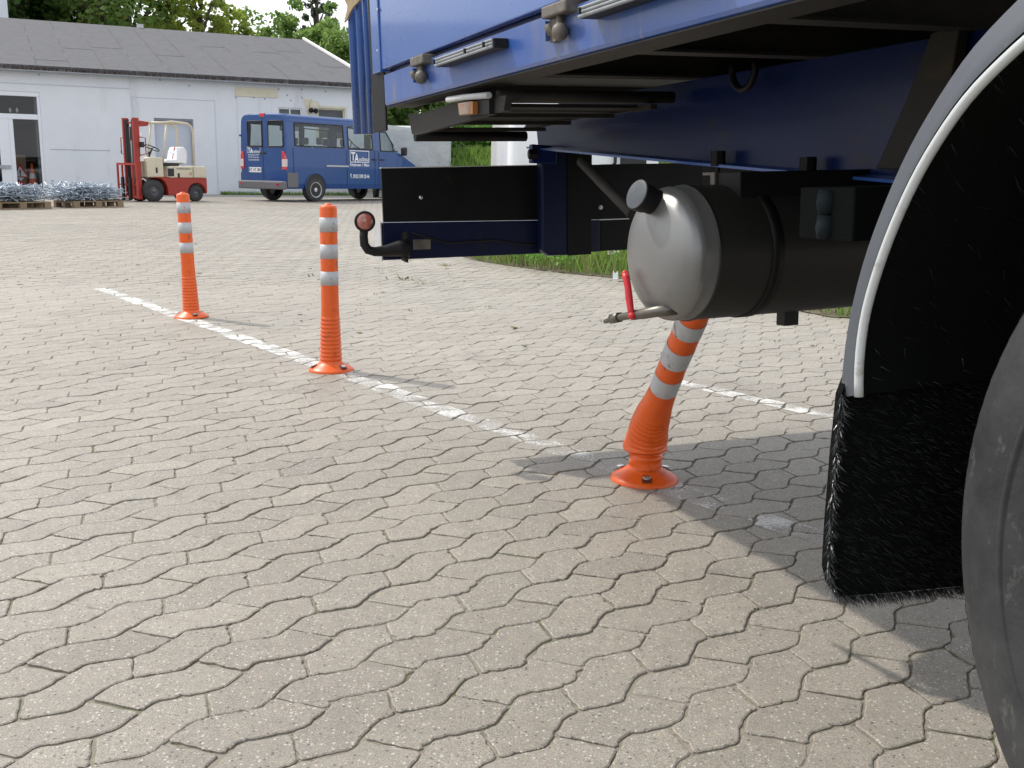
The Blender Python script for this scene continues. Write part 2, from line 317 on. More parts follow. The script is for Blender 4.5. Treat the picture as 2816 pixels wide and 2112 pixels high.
def big_mesh(name, V, nper, m, parent=None, fattr=None):
    """V: (nfaces*nper,3) array of separate polygons"""
    V = np.asarray(V, np.float32).reshape(-1, 3); nf = len(V) // nper
    me = bpy.data.meshes.new(name); me.vertices.add(len(V)); me.vertices.foreach_set('co', V.ravel())
    me.loops.add(len(V)); me.loops.foreach_set('vertex_index', np.arange(len(V), dtype=np.int32))
    me.polygons.add(nf); me.polygons.foreach_set('loop_start', np.arange(0, len(V), nper, dtype=np.int32)); me.update(calc_edges=True)
    me.materials.append(m); o = bpy.data.objects.new(name, me); COL.objects.link(o)
    if parent: o.parent = parent
    return o
def put_text(mb, s, org, ux, uy, height, width=None, bold=.02):
    V, F = text_geo(s, height, width, bold); org = np.asarray(org, float); ux = np.asarray(ux, float); uy = np.asarray(uy, float)
    mb.add([org + ux * a + uy * b for a, b in V], F)

# ================================================================ GROUND
mb = MB(); mb.add([(-300, -60, -.0042), (300, -60, -.0042), (300, 500, -.0042), (-300, 500, -.0042)], [(0, 1, 2, 3)])
tag(mb.build('ground', M['joint']), 'grey sandy ground between and beyond the paving stones', 'ground', kind='structure')
A_, B_, C_ = np.array([.0338, .0918]), np.array([.0780, .0340]), np.array([.0267, .0217])
T_ = A_ + B_ + C_; V_ = np.array([.175, -.127]); S1 = np.array([.125, 1.719]); S2 = np.array([.206, 1.648]); fq = .37
stP = [S2 - B_, S2, S2 + A_, S2 + A_ + C_, S1 + A_ + B_, S1 + A_, S1, S1 - C_]
S1b = S1 + V_
stQ = [S1b + (1 - fq) * A_, S1b + A_, S1b + A_ + B_, S1b + T_, S1b + T_ + (1 - fq) * A_, S2 + T_ + fq * A_, S2 + T_, S2 + A_ + C_, S2 + A_, S2 + fq * A_]
def area(p): p = np.array(p); x, y = p.T; return .5 * np.sum(x * np.roll(y, -1) - y * np.roll(x, -1))
def ccw(p): p = [np.array(q) for q in p]; return p if area(p) > 0 else p[::-1]
def inset(p, d):
    p = np.array(p); e = np.roll(p, -1, 0) - p; e /= np.linalg.norm(e, axis=1)[:, None]; nrm = np.stack([-e[:, 1], e[:, 0]], 1)
    pm = np.roll(nrm, 1, 0); b = nrm + pm; k = (b * nrm).sum(1); k = np.maximum(k, .35); return p + b / k[:, None] * d
def roundc(p, c):
    out = []; n = len(p)
    for i in range(n):
        a, b, d = p[i - 1], p[i], p[(i + 1) % n]; u = a - b; lu = np.linalg.norm(u); w_ = d - b; lw = np.linalg.norm(w_)
        k = min(c, lu * .35, lw * .35); out.append(b + u / lu * k); out.append(b + w_ / lw * k)
    return np.array(out)
stP = ccw(stP); stQ = ccw(stQ)
det = T_[0] * V_[1] - T_[1] * V_[0]
pv = []; pf = []; tint = []; tops = []
LN = [(np.array([-3.10, 7.66]), np.array([.20, 3.26]), .098, 0), (np.array([.20, 3.26]), np.array([.95, 2.30]), .105, 1), (np.array([.72, 4.52]), np.array([1.6, 3.40]), .085, 2)]
def near_line(c):
    for a, b, w_, _ in LN:
        d = b - a; t = np.clip(((c - a) @ d) / (d @ d), 0, 1)
        if np.linalg.norm(c - a - d * t) < .30: return True
    return False
YMAX = 33.
for i in range(-260, 420):
    for j in range(-360, 200):
        o = T_ * i + V_ * j
        cx, cy = o[0] + .18, o[1] + 1.72
        if cy < .75 or cy > YMAX or abs(cx) > .56 * cy + 1.6 or cx < -16: continue
        if cx > 1.2 and cy > 9.6: continue
        near = cy < 8
        for base in (stP, stQ):
            p = np.array(base) + o
            c = p.mean(0)
            h = RNG.normal(0, .0007); tx, ty = RNG.normal(0, .004, 2); tn = RNG.normal(.5, .14)
            ang = RNG.normal(0, .0055); ca, sa = math.cos(ang), math.sin(ang); sh = RNG.normal(0, .0009, 2)
            p = (p - c) @ np.array([[ca, sa], [-sa, ca]]) + c + sh
            p = inset(p, .0020 + abs(RNG.normal(0, .0004)))
            if near:
                q = roundc(p, .006)
                if cy < 5.5:
                    e = np.roll(q, -1, 0) - q; mid = q + e * .5; L_ = np.linalg.norm(e, axis=1); nn = np.stack([-e[:, 1], e[:, 0]], 1) / L_[:, None]
                    out = []
                    for k in range(len(q)):
                        out.append(q[k] + RNG.normal(0, .0006, 2))
                        if L_[k] > .02:
                            m3 = 5 if L_[k] > .05 else 2
                            for z_ in range(1, m3 + 1): out.append(q[k] + e[k] * z_ / (m3 + 1) + nn[k] * (RNG.normal(.0003, .0011) + (.007 * RNG.random() ** 1.5 if RNG.random() < .13 else 0)))
                    q = np.array(out)
                p = q
            p2 = inset(p, .0026)
            def zz(P_, dz): return h + dz + (P_[:, 0] - c[0]) * tx + (P_[:, 1] - c[1]) * ty
            rings = [(p, zz(p, -.020)), (p, zz(p, -.0016)), (p2, zz(p2, 0.))] if near else [(p, zz(p, -.012)), (p2, zz(p2, 0.))]
            k0 = len(pv); n = len(p)
            for P_, Z_ in rings:
                pv.extend([(a, b, z_) for (a, b), z_ in zip(P_, Z_)])
            for r_ in range(len(rings) - 1):
                a0 = k0 + r_ * n; b0 = a0 + n
                for q_ in range(n): pf.append((a0 + q_, a0 + (q_ + 1) % n, b0 + (q_ + 1) % n, b0 + q_)); tint.append(tn)
            pf.append(tuple(range(k0 + (len(rings) - 1) * n, k0 + len(rings) * n))); tint.append(tn)
            if near_line(c): tops.append((p2, h, c, tx, ty))
me = bpy.data.meshes.new('paving'); me.from_pydata(pv, [], pf); me.update()
at = me.attributes.new('tint', 'FLOAT', 'FACE'); at.data.foreach_set('value', np.array(tint, np.float32))
me.materials.append(M['paver']); o = bpy.data.objects.new('paving', me); COL.objects.link(o)
tag(o, 'beige interlocking concrete paving stones covering the whole yard', 'paving', kind='structure')
# far yard sheet beyond the modelled stones
mb = MB(); mb.add([(-60, YMAX - .3, -.004), (60, YMAX - .3, -.004), (60, 120, -.004), (-60, 120, -.004)], [(0, 1, 2, 3)])
mb.add([(-60, 2, -.004), (-15.8, 2, -.004), (-15.8, YMAX - .3, -.004), (-60, YMAX - .3, -.004)], [(0, 1, 2, 3)])
tag(mb.build('yard_surface', M['yard']), 'pale worn yard surface in front of the white hall', 'yard', kind='structure')
# white markings: paint lying on the stone tops
def clip(poly, p0, nrm):
    out = []; n = len(poly)
    for i in range(n):
        a, b = poly[i], poly[(i + 1) % n]; da, db = (a - p0) @ nrm, (b - p0) @ nrm
        if da >= 0: out.append(a)
        if (da >= 0) != (db >= 0): out.append(a + (b - a) * da / (da - db))
    return out
for a, b, w_, kd in LN:
    d = (b - a); Ln = np.linalg.norm(d); d = d / Ln; n2 = np.array([-d[1], d[0]]); Vv = []; Ff = []; We = []
    for p2, h, c, tx, ty in tops:
        q = [x for x in p2]
        jit = RNG.normal(0, .007, 2)
        for p0, nn in ((a + n2 * (w_ / 2 + jit[0]), -n2), (a - n2 * (w_ / 2 + jit[1]), n2), (a, d), (b, -d)):
            q = clip(q, p0, nn)
            if len(q) < 3: break
        if len(q) < 3: continue
        k0 = len(Vv)
        for x in q: Vv.append((x[0], x[1], h + .0012 + (x[0] - c[0]) * tx + (x[1] - c[1]) * ty))
        Ff.append(tuple(range(k0, k0 + len(q))))
        t = ((c - a) @ d) / Ln
        We.append({0: .372 + .13 * max(0, t - .62) / .38 + RNG.normal(0, .03), 1: .475 + RNG.normal(0, .03), 2: .385 + RNG.normal(0, .04)}[kd])
    me = bpy.data.meshes.new('painted_line'); me.from_pydata(Vv, [], Ff); me.update()
    at = me.attributes.new('wear', 'FLOAT', 'FACE'); at.data.foreach_set('value', np.array(We, np.float32)); me.materials.append(M['paint'])
    o = bpy.data.objects.new('painted_line', me); COL.objects.link(o)
    tag(o, ['white painted line running past the two upright orange bollards', 'almost worn away white paint beside the bent bollard foot', 'short white painted line behind the bent bollard'][kd], 'road marking', kind='structure')

# ================================================================ BOLLARDS
def boll_profile():
    body = [(0.0, .102), (.007, .102), (.012, .096), (.022, .080), (.032, .062), (.040, .052), (.046, .0485)]
    for k in range(11):
        z0 = .050 + k * .0185; rr = .0480 - .0062 * k / 10
        body += [(z0, rr), (z0 + .003, rr + .0028), (z0 + .008, rr + .0030), (z0 + .011, rr), (z0 + .016, rr - .0012)]
    body += [(.262, .0415), (.30, .0400), (.40, .0393), (.735, .0388), (.744, .0365), (.749, .0300), (.750, .018), (.752, .017), (.757, .014), (.758, .0)]
    return body
PRF = boll_profile(); BANDS = [(.394, .456), (.513, .577), (.632, .696)]
def bolts(parent, root=None, angles=(-50, 70, 190)):
    for a in angles:
        a = math.radians(a); c = np.array([math.cos(a), math.sin(a)]) * .079
        m = MB(); m.lathe([(0, 0), (0, .0125), (.0045, .0125), (.0055, .011), (.0055, 0)], (c[0], c[1], .0265), (c[0] * 1.2, c[1] * 1.2, 1), 8, smooth=False)
        b = m.build('bolt', M['bolt'], parent)
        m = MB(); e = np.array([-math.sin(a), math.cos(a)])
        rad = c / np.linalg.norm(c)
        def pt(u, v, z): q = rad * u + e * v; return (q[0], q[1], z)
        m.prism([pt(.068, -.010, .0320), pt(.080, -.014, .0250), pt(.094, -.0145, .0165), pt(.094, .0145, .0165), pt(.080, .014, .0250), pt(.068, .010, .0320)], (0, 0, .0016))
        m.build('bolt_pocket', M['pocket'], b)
def make_bollard(loc, label, rot=0):
    root = empty('flexible_bollard', Matrix.Translation(loc) @ Matrix.Rotation(rot, 4, 'Z'), label, 'bollard', 'orange and white bollards along the painted line')
    m = MB(); m.lathe([(z, r) for z, r in PRF if z <= .047], (0, 0, 0), (0, 0, 1), 40); m.build('foot', M['orange'], root)
    m = MB(); m.lathe([(z, r) for z, r in PRF if z >= .045], (0, 0, 0), (0, 0, 1), 40); m.build('post', M['orange'], root)
    for z0, z1 in BANDS:
        m = MB(); m.lathe([(z0, .0388), (z0, .0402), (z1, .0402), (z1, .0388)], (0, 0, 0), (0, 0, 1), 40); m.build('reflective_band', M['band'], root)
    bolts(root); return root
b1 = G(911, 1018); b2 = G(527, 872)
proto = make_bollard(Vector(b1), 'upright orange bollard nearest the bent one, three grey bands', math.radians(12))
c2 = copy_tree(proto); c2.matrix_world = Matrix.Translation(Vector(b2)) @ Matrix.Rotation(math.radians(-8), 4, 'Z') @ Matrix.Rotation(math.radians(-1.6), 4, 'Y')
c2['label'] = 'upright orange bollard farthest from the truck, in front of the forklift'
# bent one: spine traced from image pixels onto the vertical plane of its lean
base3 = G(1771, 1318); az = math.radians(-81); ld = np.array([math.cos(az), math.sin(az), 0]); pn = np.array([-ld[1], ld[0], 0])
spx = [(1771, 1318), (1774, 1285), (1776, 1262), (1775, 1236), (1779, 1200), (1790, 1155), (1808, 1110), (1829, 1060), (1856, 989), (1884, 925), (1900, 886)]
spine = [onplane(x, y, base3, pn) - base3 for x, y in spx]
t = spine[-1] - spine[-3]; t /= np.linalg.norm(t); spine.append(spine[-1] + t * .07); spine.append(spine[-1] + t * .07)
# smooth the spine
sp = np.array(spine); al = np.concatenate([[0], np.cumsum(np.linalg.norm(np.diff(sp, axis=0), axis=1))])
def spat(s): return np.array([np.interp(s, al, sp[:, k]) for k in range(3)])
def spsm(s, w_=.02): return (spat(max(0, s - w_)) + 2 * spat(s) + spat(min(al[-1], s + w_))) / 4 if s > .03 else spat(s)
def s_at_y(yy):
    ss = np.linspace(0, al[-1], 400); ys = [proj(base3 + spat(s))[1] for s in ss]; return float(ss[np.argmin(abs(np.array(ys) - yy))])
Ltot = al[-1]
def bent(prof, smap, rfun=None, seg=48):
    V = []; F = []
    for z, r in prof:
        s = float(smap(z)); p = spsm(s); tt = spsm(min(Ltot, s + .012)) - spsm(max(0, s - .012)); tt /= np.linalg.norm(tt)
        if z < .045: tt = np.array([0, 0, 1.]); p = np.array([0, 0, z])
        a = np.cross(tt, pn); a /= np.linalg.norm(a); b = np.cross(tt, a)
        # a lies in the lean plane, b across it
        for k in range(seg):
            w_ = 2 * math.pi * k / seg; rr = r + (rfun(s, w_) if rfun and z > .045 else 0)
            V.append(p + rr * (math.cos(w_) * a + math.sin(w_) * b))
    for i in range(len(prof) - 1):
        for k in range(seg): F.append((i * seg + k, (i + 1) * seg + k, (i + 1) * seg + (k + 1) % seg, i * seg + (k + 1) % seg))
    return V, F
sA = s_at_y(1065); sB = s_at_y(1120); sC = s_at_y(1232); sW = s_at_y(1266); sM = s_at_y(1195)
def smap(z):   # bellows squashed, tip straight
    return np.interp(z, [0, .045, .26, .394, .75, .76], [0, .045, sB, sA, Ltot - .002, Ltot])
def rf(s, w_):
    # w_ = 0 looks along the lean, pi against it; the squashed tube is wide across the line of sight
    u_ = min(1., max(0., (sA - s) / (sA - sC)))
    belly = (.0185 * u_ ** 1.15) if s > sC else .0185 * math.exp(-((sC - s) / .0105) ** 2)
    side = .5 + .5 * math.cos(w_ - LEFT)
    crease = .0060 * (side - .35) * math.exp(-((s - sC) / .012) ** 2) - .0040 * math.exp(-((s - sC + .014) / .006) ** 2)
    low = .0040 * math.exp(-((s - sC + .026) / .006) ** 2) * (.6 + .4 * math.sin(w_ * 2 + 1))
    wob = .0015 * math.sin(w_ * 3 + s * 90) * math.exp(-((s - .13) / .06) ** 2)
    fold = .0016 * math.sin(s * 300 + 1.3 * math.sin(w_)) * math.exp(-((s - .09) / .04) ** 2) + low
    fold += .0022 * math.sin(s * 210 + 2.2 * math.sin(w_ + .6) + 1.3 * math.sin(2 * w_)) * math.exp(-((s - .085) / .035) ** 2)
    return belly + crease + wob + fold
root3 = empty('flexible_bollard', Matrix.Translation(Vector(base3)), 'bent orange bollard creased at its foot, leaning under the truck tank', 'bollard', 'orange and white bollards along the painted line')
_tt = spsm(sC + .01) - spsm(sC - .01); _tt /= np.linalg.norm(_tt); _a = np.cross(_tt, pn); _a /= np.linalg.norm(_a); _b = np.cross(_tt, _a)
LEFT = math.atan2(-(CR @ _b), -(CR @ _a))
def soften(z, r):
    if .046 < z < .262: m_ = .0490 - .0070 * (z - .046) / .216; return m_ + (r - m_) * .42
    return r
PRB = [(z, soften(z, r)) for z, r in PRF]
fine = []
for (z0, r0), (z1, r1) in zip(PRB[:-1], PRB[1:]):
    n = max(1, int((z1 - z0) / .006)) if z0 > .04 else 1
    for k in range(n): fine.append((z0 + (z1 - z0) * k / n, r0 + (r1 - r0) * k / n))
fine.append(PRB[-1])
m = MB(); m.lathe([(z, r) for z, r in PRF if z <= .047], (0, 0, 0), (0, 0, 1), 40); m.build('foot', M['orange'], root3)
m = MB(); m.add(*bent([(z, r) for z, r in fine if z >= .045], smap, rf), smooth=True); m.build('post', M['orange'], root3)
for y0, y1 in ((1067, 1027), (990, 946), (910, 872)):
    s0, s1 = s_at_y(y0), s_at_y(y1); pr = [(.3 + k / 8, .0402) for k in range(9)]
    m = MB(); m.add(*bent(pr, lambda z: s0 + (s1 - s0) * (z - .3))  , smooth=True); m.build('reflective_band', M['band'], root3)
bolts(root3, angles=(-92, 30, 150))

# ================================================================ TRUCK
Lv = ray(203, 518); Lv /= np.linalg.norm(Lv); Av = ray(8250, 350); Av /= np.linalg.norm(Av); Av -= Lv * (Av @ Lv); Av /= np.linalg.norm(Av); Uv = np.cross(Av, Lv)
KT = .9   # whole truck scaled down about the camera, so it sits nearer
OT = CP + ray(1850, 700) * (1.92 * KT / ray(1850, 700)[1])
R3 = np.array([Av, Lv, Uv]); C0 = R3 @ (CP - OT) / KT
truck = empty('truck', frame(OT, Av, Lv, Uv) @ Matrix.Scale(KT, 4), 'blue flatbed truck passing over the bent bollard, seen from its side', 'truck')
def T(x, y, a=None, l=None, v=None):
    d = R3 @ ray(x, y); i, val = (0, a) if a is not None else ((1, l) if l is not None else (2, v))
    return C0 + d * ((val - C0[i]) / d[i])
def tpart(mb, name, m, parent=None, bevel=0): return mb.build(name, m, parent or truck, bevel)
def tprism(name, px, m, thick, a=None, l=None, v=None, bevel=0, parent=None):
    ax = (thick, 0, 0) if a is not None else ((0, thick, 0) if l is not None else (0, 0, thick))
    mb = MB(); mb.prism([T(x, y, a, l, v) for x, y in px], ax); return tpart(mb, name, m, parent, bevel)
def vground(a, l): return -(OT[2] / KT + a * Av[2] + l * Lv[2]) / Uv[2]
vb = T(1240, 119, a=0)[2]        # lower edge of the side board
vr = T(1433, 195, a=0)[2]        # lower edge of the rail
lre = T(1058, 250, a=0)[1]       # rear end of the rail
lb0 = T(1050, 193, a=0)[1]; lb1 = T(1026, 199, a=-.004)[1]
# side board
mb = MB(); mb.box((0, -3.2, vb), (.025, lb0, vb + .55)); tpart(mb, 'side_board', M['tblue'], bevel=.004)
mb = MB(); mb.box((-.006, lb0 + .002, vb - .006), (.03, lb1, vb + .55)); prf = tpart(mb, 'corner_profile', M['tblue'], bevel=.003)
for yy in (27, 140):
    p = T(1038, yy, a=-.006); mb = MB(); mb.sphere(p, .0055, 10, (.6, 1, 1)); tpart(mb, 'rivet', M['lgrey'], prf)
p = T(1036, 110, a=-.006)
# rail: dark strip painting the gap's shade, face and inward flange
mb = MB(); mb.box((.03, -3.2, vb - .022), (.06, lre, vb + .02)); tpart(mb, 'gap_shade_strip', M['navy'])
vt = vb - .020
mb = MB()
pr = [(.06, vt), (0.0, vt), (0, vr + .010), (.003, vr + .003), (.010, vr), (.06, vr + .002)]
mb.prism([(a, -3.2, v_) for a, v_ in pr], (0, lre + 3.2, 0)); rail = tpart(mb, 'side_rail', M['trail'])
mb = MB(); mb.box((.006, -3.2, vr - .0035), (.10, lre - .002, vr - .0005)); tpart(mb, 'rail_flange', M['tunder'], rail)
# bed floor, rear edge, cross members
mb = MB(); mb.box((.062, -3.2, vb - .02), (2.35, 2.27, vb + .02)); tpart(mb, 'bed_floor', M['floor'])  # floor and rear bar carried past the rail to shut out a sunlit strip
mb = MB(); mb.box((.10, 2.18, vr + .045), (2.35, 2.26, vb - .022)); tpart(mb, 'rear_crossbar', M['tunder'])
for (x, y) in ((1600, 211), (1980, 152), (2300, 66)):
    q = T(x, y, v=vr + .012); mb = MB(); mb.box((.11, q[1] - .03, vr + .012), (2.3, q[1] + .03, vr + .018)); mb.box((.11, q[1] - .004, vr + .019), (2.3, q[1] + .004, vb - .022)); tpart(mb, 'cross_member', M['tunder'])
mb = MB(); mb.box((2.32, -3.2, vr), (2.37, lre, vb + .55)); tpart(mb, 'far_side_board', M['tblue'])
# rope hooks
for xc, yt, yb in ((1155, 154, 180), (1535, 15, 50)):
    lc = T(xc, 170 if xc < 1300 else 35, a=-.015)[1]; e = T(xc, yt, a=-.015)[2]; g_ = T(xc, yb, a=-.015)[2]; h = e - g_
    rt = MB(); rt.box((-.028, lc - .062, vb - .010 - h * .9), (.028, lc + .062, vb - .008)); hk = tpart(rt, 'rope_hook', M['steelg'], rail, bevel=.004)
    z0 = vb - .010 - h * .9
    mb = MB(); mb.tube([(-.010, lc, z0 + .004), (-.012, lc, z0 - .022), (-.020, lc - .004, z0 - .036), (-.036, lc - .004, z0 - .036), (-.042, lc, z0 - .020)], .0085, 10); tpart(mb, 'hook_bar', M['steelg'], hk)
    mb = MB(); mb.sphere((-.020, lc - .018, z0 - .036), .019, 16); mb.box((-.012, lc + .020, z0 - .050), (-.002, lc + .050, z0 - .002)); tpart(mb, 'hook_swivel', M['steelg'], hk)
    mb = MB(); mb.box((-.022, lc + .052, z0 - .046), (.0, lc + .060, z0 - .004)); tpart(mb, 'hook_tab', M['trail'], hk)
# ribbed rubber buffers
ve0 = T(1351, 131, a=-.046)[2]; ve1 = T(1351, 103, a=-.046)[2]
le = T(1351, 115, a=-.046)[1]; ls = T(1191, 170, a=-.046)[1]
le2 = T(1585, 30, a=-.046)[1] - (ls - le)
for l0, l1 in ((le, ls), (le2, le2 + (ls - le))):
    mb = MB(); mb.box((-.040, l0, ve0), (0, l1, ve1)); bf = tpart(mb, 'rubber_buffer', M['rubber'], bevel=.003)
    hv = (ve1 - ve0)
    for k in range(3):
        c = ve0 + hv * (k + .5) / 3; rr = hv / 6 * .96
        pts = [(-.0405 - rr * 1.1 * math.sin(t_), c - rr * math.cos(t_)) for t_ in np.linspace(0, math.pi, 7)]
        mb = MB(); mb.prism([(a, l0 + .002, v_) for a, v_ in pts], (0, l1 - l0 - .004, 0)); tpart(mb, 'rib', M['alu'], bf)
    for q in (.08, .38, .94):
        lq = l0 + (l1 - l0) * q; mb = MB(); mb.box((-.0555, lq - .004, ve0 + hv * .25), (-.05, lq + .004, ve0 + hv * .75)); tpart(mb, 'slot', M['dark'], bf)
# rear stake tubes
for xc, r_ in ((978, .0165), (998, .0135), (1015, .0095)):
    p = T(xc, 250, a=.02); vbt = T(xc + 8, 369, a=.02)[2]
    mb = MB(); mb.tube([(.02, p[1], vbt), (.02, p[1], vbt + 1.1)], r_, 16); tpart(mb, 'rear_stake', M['tblue'])
lp0 = T(1061, 250, a=.012)[1]; lp1 = T(1024, 250, a=.012)[1]; vbt = T(1045, 363, a=.012)[2]
mb = MB(); mb.box((.008, lp0 + .004, vbt), (.016, lp1, vb + .5)); tpart(mb, 'corner_post', M['tdark'], bevel=.004)
tprism('torn_tarp', [(944, -60), (990, -60), (988, 2), (972, 18), (962, 34), (955, 52), (946, 62), (952, 36), (955, 16), (948, 2)], M['rag'], .006, a=-.01)
# storage rack under the rear
tprism('rack_side', [(1122, 312), (1133, 369), (1145, 371), (1385, 304), (1392, 262), (1240, 285), (1160, 312)], M['tunder'], .02, a=.05)
tprism('rack_side', [(1440, 352), (1448, 357), (1600, 322), (1790, 300), (1790, 286), (1600, 300), (1450, 338)], M['tunder'], .02, a=.52)
mb = MB(); zt_ = T(1440, 345, a=.52)[2]; mb.box((.071, 1.05, zt_ + .004), (.52, 1.78, zt_ + .014)); tpart(mb, 'rack_tray', M['floor'])
q0 = T(1141, 375, l=1.80); q1 = T(1446, 375, l=1.80); mb = MB(); mb.tube([q0, q1], .0175, 14); tpart(mb, 'rack_tube', M['tdark'])
for ly, yy in ((1.70, 361), (1.5, 343), (1.2, 323)):
    q0 = T(1250, yy, l=ly); mb = MB(); mb.box((.06, ly - .012, q0[2]), (.52, ly + .012, q0[2] + .012)); tpart(mb, 'rack_slat', M['tunder'])
q0 = T(1233, 274, a=.02); q1 = T(1345, 262, a=.03); mb = MB(); mb.tube([q0, q0 * .6 + q1 * .4 + np.array([0, 0, .002]), q1], [.009, .0085, .0085], 12); mb.sphere(q0, .009); tpart(mb, 'release_bar', M['lgrey'])
q = T(1300, 300, a=.03)
tprism('lamp_holder', [(1298, 280), (1345, 272), (1345, 314), (1298, 314)], M['rubber'], .04, a=.035)
lamp = tprism('side_lamp', [(1291, 279), (1300, 279), (1300, 313), (1291, 314)], M['amber'], .03, a=.02)
tprism('lamp_lens', [(1258, 284), (1290, 279), (1290, 314), (1262, 318)], M['ambert'], .03, a=.02, parent=lamp, bevel=.003)
q0 = T(1368, 266, l=1.0); q1 = T(1850, 268, l=1.0); mb = MB(); mb.tube([q0, q1], .017, 14); tpart(mb, 'cross_tube', M['tunder'])
# chassis rails with downturned flange
def chassis(a0, near=True):
    px = [(1470, 355), (1480, 400), (1960, 443), (2480, 486), (2900, 520), (2900, 40), (2540, -40), (1800, 130)]
    low = [T(x, y, a=.64) for x, y in px[:5]]; P_ = [np.array([a0, low[0][1], vr + .012])] + [np.array([a0, q[1], q[2]]) for q in low[1:]] + [np.array([a0, low[4][1], vr + .012])]
    mb = MB(); mb.prism(P_, (.01, 0, 0)); mb_ = tpart(mb, 'chassis_rail', M['navy'])
    if near:
        mb = MB(); pts = P_[1:5]
        for i in range(3):
            p, q = pts[i], pts[i + 1]; mb.add([p, q, q + (-.05, 0, -.004), p + (-.05, 0, -.004), p + (0, 0, -.007), q + (0, 0, -.007), q + (-.05, 0, -.011), p + (-.05, 0, -.011)], [(0, 1, 2, 3), (7, 6, 5, 4), (3, 2, 6, 7), (0, 3, 7, 4), (1, 5, 6, 2)])
        tpart(mb, 'rail_lip', M['tblue'], mb_)
chassis(.64); chassis(1.45, False)
tprism('spring_hanger', [(2407, 465), (2491, 274), (2560, 90), (2640, 60), (2600, 300), (2520, 470)], M['tunder'], .03, a=.60, bevel=.004)
for x, y in ((1975, 436), (2222, 455)):
    q = T(x, y, a=.60); mb = MB(); mb.lathe([(-.02, 0), (-.02, .020), (.02, .020), (.02, 0)], q, (0, 0, 1), 8, smooth=False); mb.tube([q, q + (0, 0, -.05)], .006, 8); tpart(mb, 'mount_bolt', M['tdark'])
c = T(2045, 190, a=.58); mb = MB(); mb.tube([c + (0, .05 * math.cos(t_), -.05 * math.sin(t_)) for t_ in np.linspace(-.4, math.pi + .4, 14)], .009, 8); tpart(mb, 'cable_loop', M['tdark'])
# rear underrun assembly
lb = T(1050, 600, a=0)[1]
q = T(1652, 452, l=lb); q2 = T(1652, 603, l=lb); mb = MB(); q_x = q2[0] + .001; mb.box((q_x, lb, q2[2]), (2.1, lb + .012, q[2])); mb.box((q_x, lb, T(1660, 690, l=lb)[2]), (2.1, lb + .085, q2[2] - .004)); tpart(mb, 'underrun_far_half', M['tdark'])
tprism('underrun_panel', [(1048, 463), (1494, 455), (1652, 452.5), (1652, 603.5), (1494, 605), (1055, 611)], M['tdark'], .012, l=lb, bevel=.002)
tprism('underrun_panel_rim', [(1048, 463), (1494, 455), (1494, 453), (1048, 460.5)], M['lgrey'], .02, l=lb - .002)
beam = tprism('underrun_beam', [(1052, 613), (1494, 606), (1652, 605), (1652, 692), (1494, 697), (1055, 716)], M['beamblue'], .085, l=lb, bevel=.004)
q = [T(x, y, l=lb) for x, y in ((1050.5, 612), (1053.5, 717))]
mb = MB(); a0 = q[0][0] - .004; mb.box((a0 - .003, lb - .001, q[1][2]), (a0 + .001, lb + .09, q[0][2])); tpart(mb, 'beam_end_cap', M['lgrey'], beam)
tprism('type_label', [(1136, 659), (1184, 658), (1184, 685), (1136, 687)], M['steelg'], -.002, l=lb - .001, parent=beam)
q = T(1157, 543, l=lb); mb = MB(); mb.lathe([(-.006, 0), (-.006, .007), (0, .009), (0, 0)], q, (0, 1, 0), 10); tpart(mb, 'screw_and_hole_light', M['bolt'])
q = T(1651, 570, l=lb); mb = MB(); mb.lathe([(-.005, 0), (-.005, .0085), (0, .010), (0, 0)], q, (0, 1, 0), 14); tpart(mb, 'screw_and_hole_light', M['white'])  # white disc standing in for daylight through a hole in the panel
tprism('underrun_post', [(1488, 400), (1490, 690), (1512, 704), (1622, 700), (1625, 400)], M['beamblue'], .05, l=lb - .055, bevel=.01)
tprism('post_shade_side', [(1562, 402), (1562, 703), (1626, 699), (1628, 402)], M['tdark'], .004, l=lb - .060)  # dark plate over the blue post, painting its shaded side
tprism('post_bracket', [(1463, 396), (1535, 402), (1530, 452), (1462, 448)], M['navy'], .03, l=lb - .095, bevel=.004)
q = T(1466, 424, l=lb - .10); mb = MB(); mb.lathe([(-.018, 0), (-.018, .017), (.012, .019), (.012, 0)], q, (1, -.2, 0), 8, smooth=False); tpart(mb, 'pivot_bolt', M['tdark'])
cab = [T(x, y, l=lb - .015) for x, y in ((1130, 640), (1180, 655), (1230, 668), (1360, 660), (1440, 672), (1500, 672))]; mb = MB(); mb.tube(cab, .004, 8); tpart(mb, 'cable', M['rubber'])
q0 = T(1600, 445, l=1.2); q1 = T(1742, 590, l=.7); mb = MB(); mb.tube([q0, q1], .016, 12); tpart(mb, 'diagonal_strut', M['tunder'])
# rubber arm marker lamp
def tl(x, y, d=.0): return T(x, y, l=lb - .05 - d)
arm = [tl(1122, 682), tl(1095, 684), tl(1060, 690), tl(1030, 692), tl(1012, 687), tl(1002, 672), tl(1000, 650), tl(1001, 634)]
mb = MB(); mb.tube(arm, [.036, .028, .020, .017, .0165, .016, .015, .015], 14)
ml = tpart(mb, 'marker_lamp', M['rubber'])
tprism('lamp_flange', [(1112, 640), (1124, 636), (1124, 724), (1112, 716)], M['rubber'], .05, l=lb - .062, parent=ml, bevel=.004)
ctr = tl(1003, 609); view = C0 - ctr; view /= np.linalg.norm(view); view = view * .75 + np.array([0, -1, 0]) * .25
mb = MB(); mb.lathe([(-.028, 0), (-.028, .020), (-.018, .034), (.004, .0375), (.012, .036), (.014, .031), (.012, .028)], ctr, view, 32); tpart(mb, 'lamp_bowl', M['rubber'], ml)
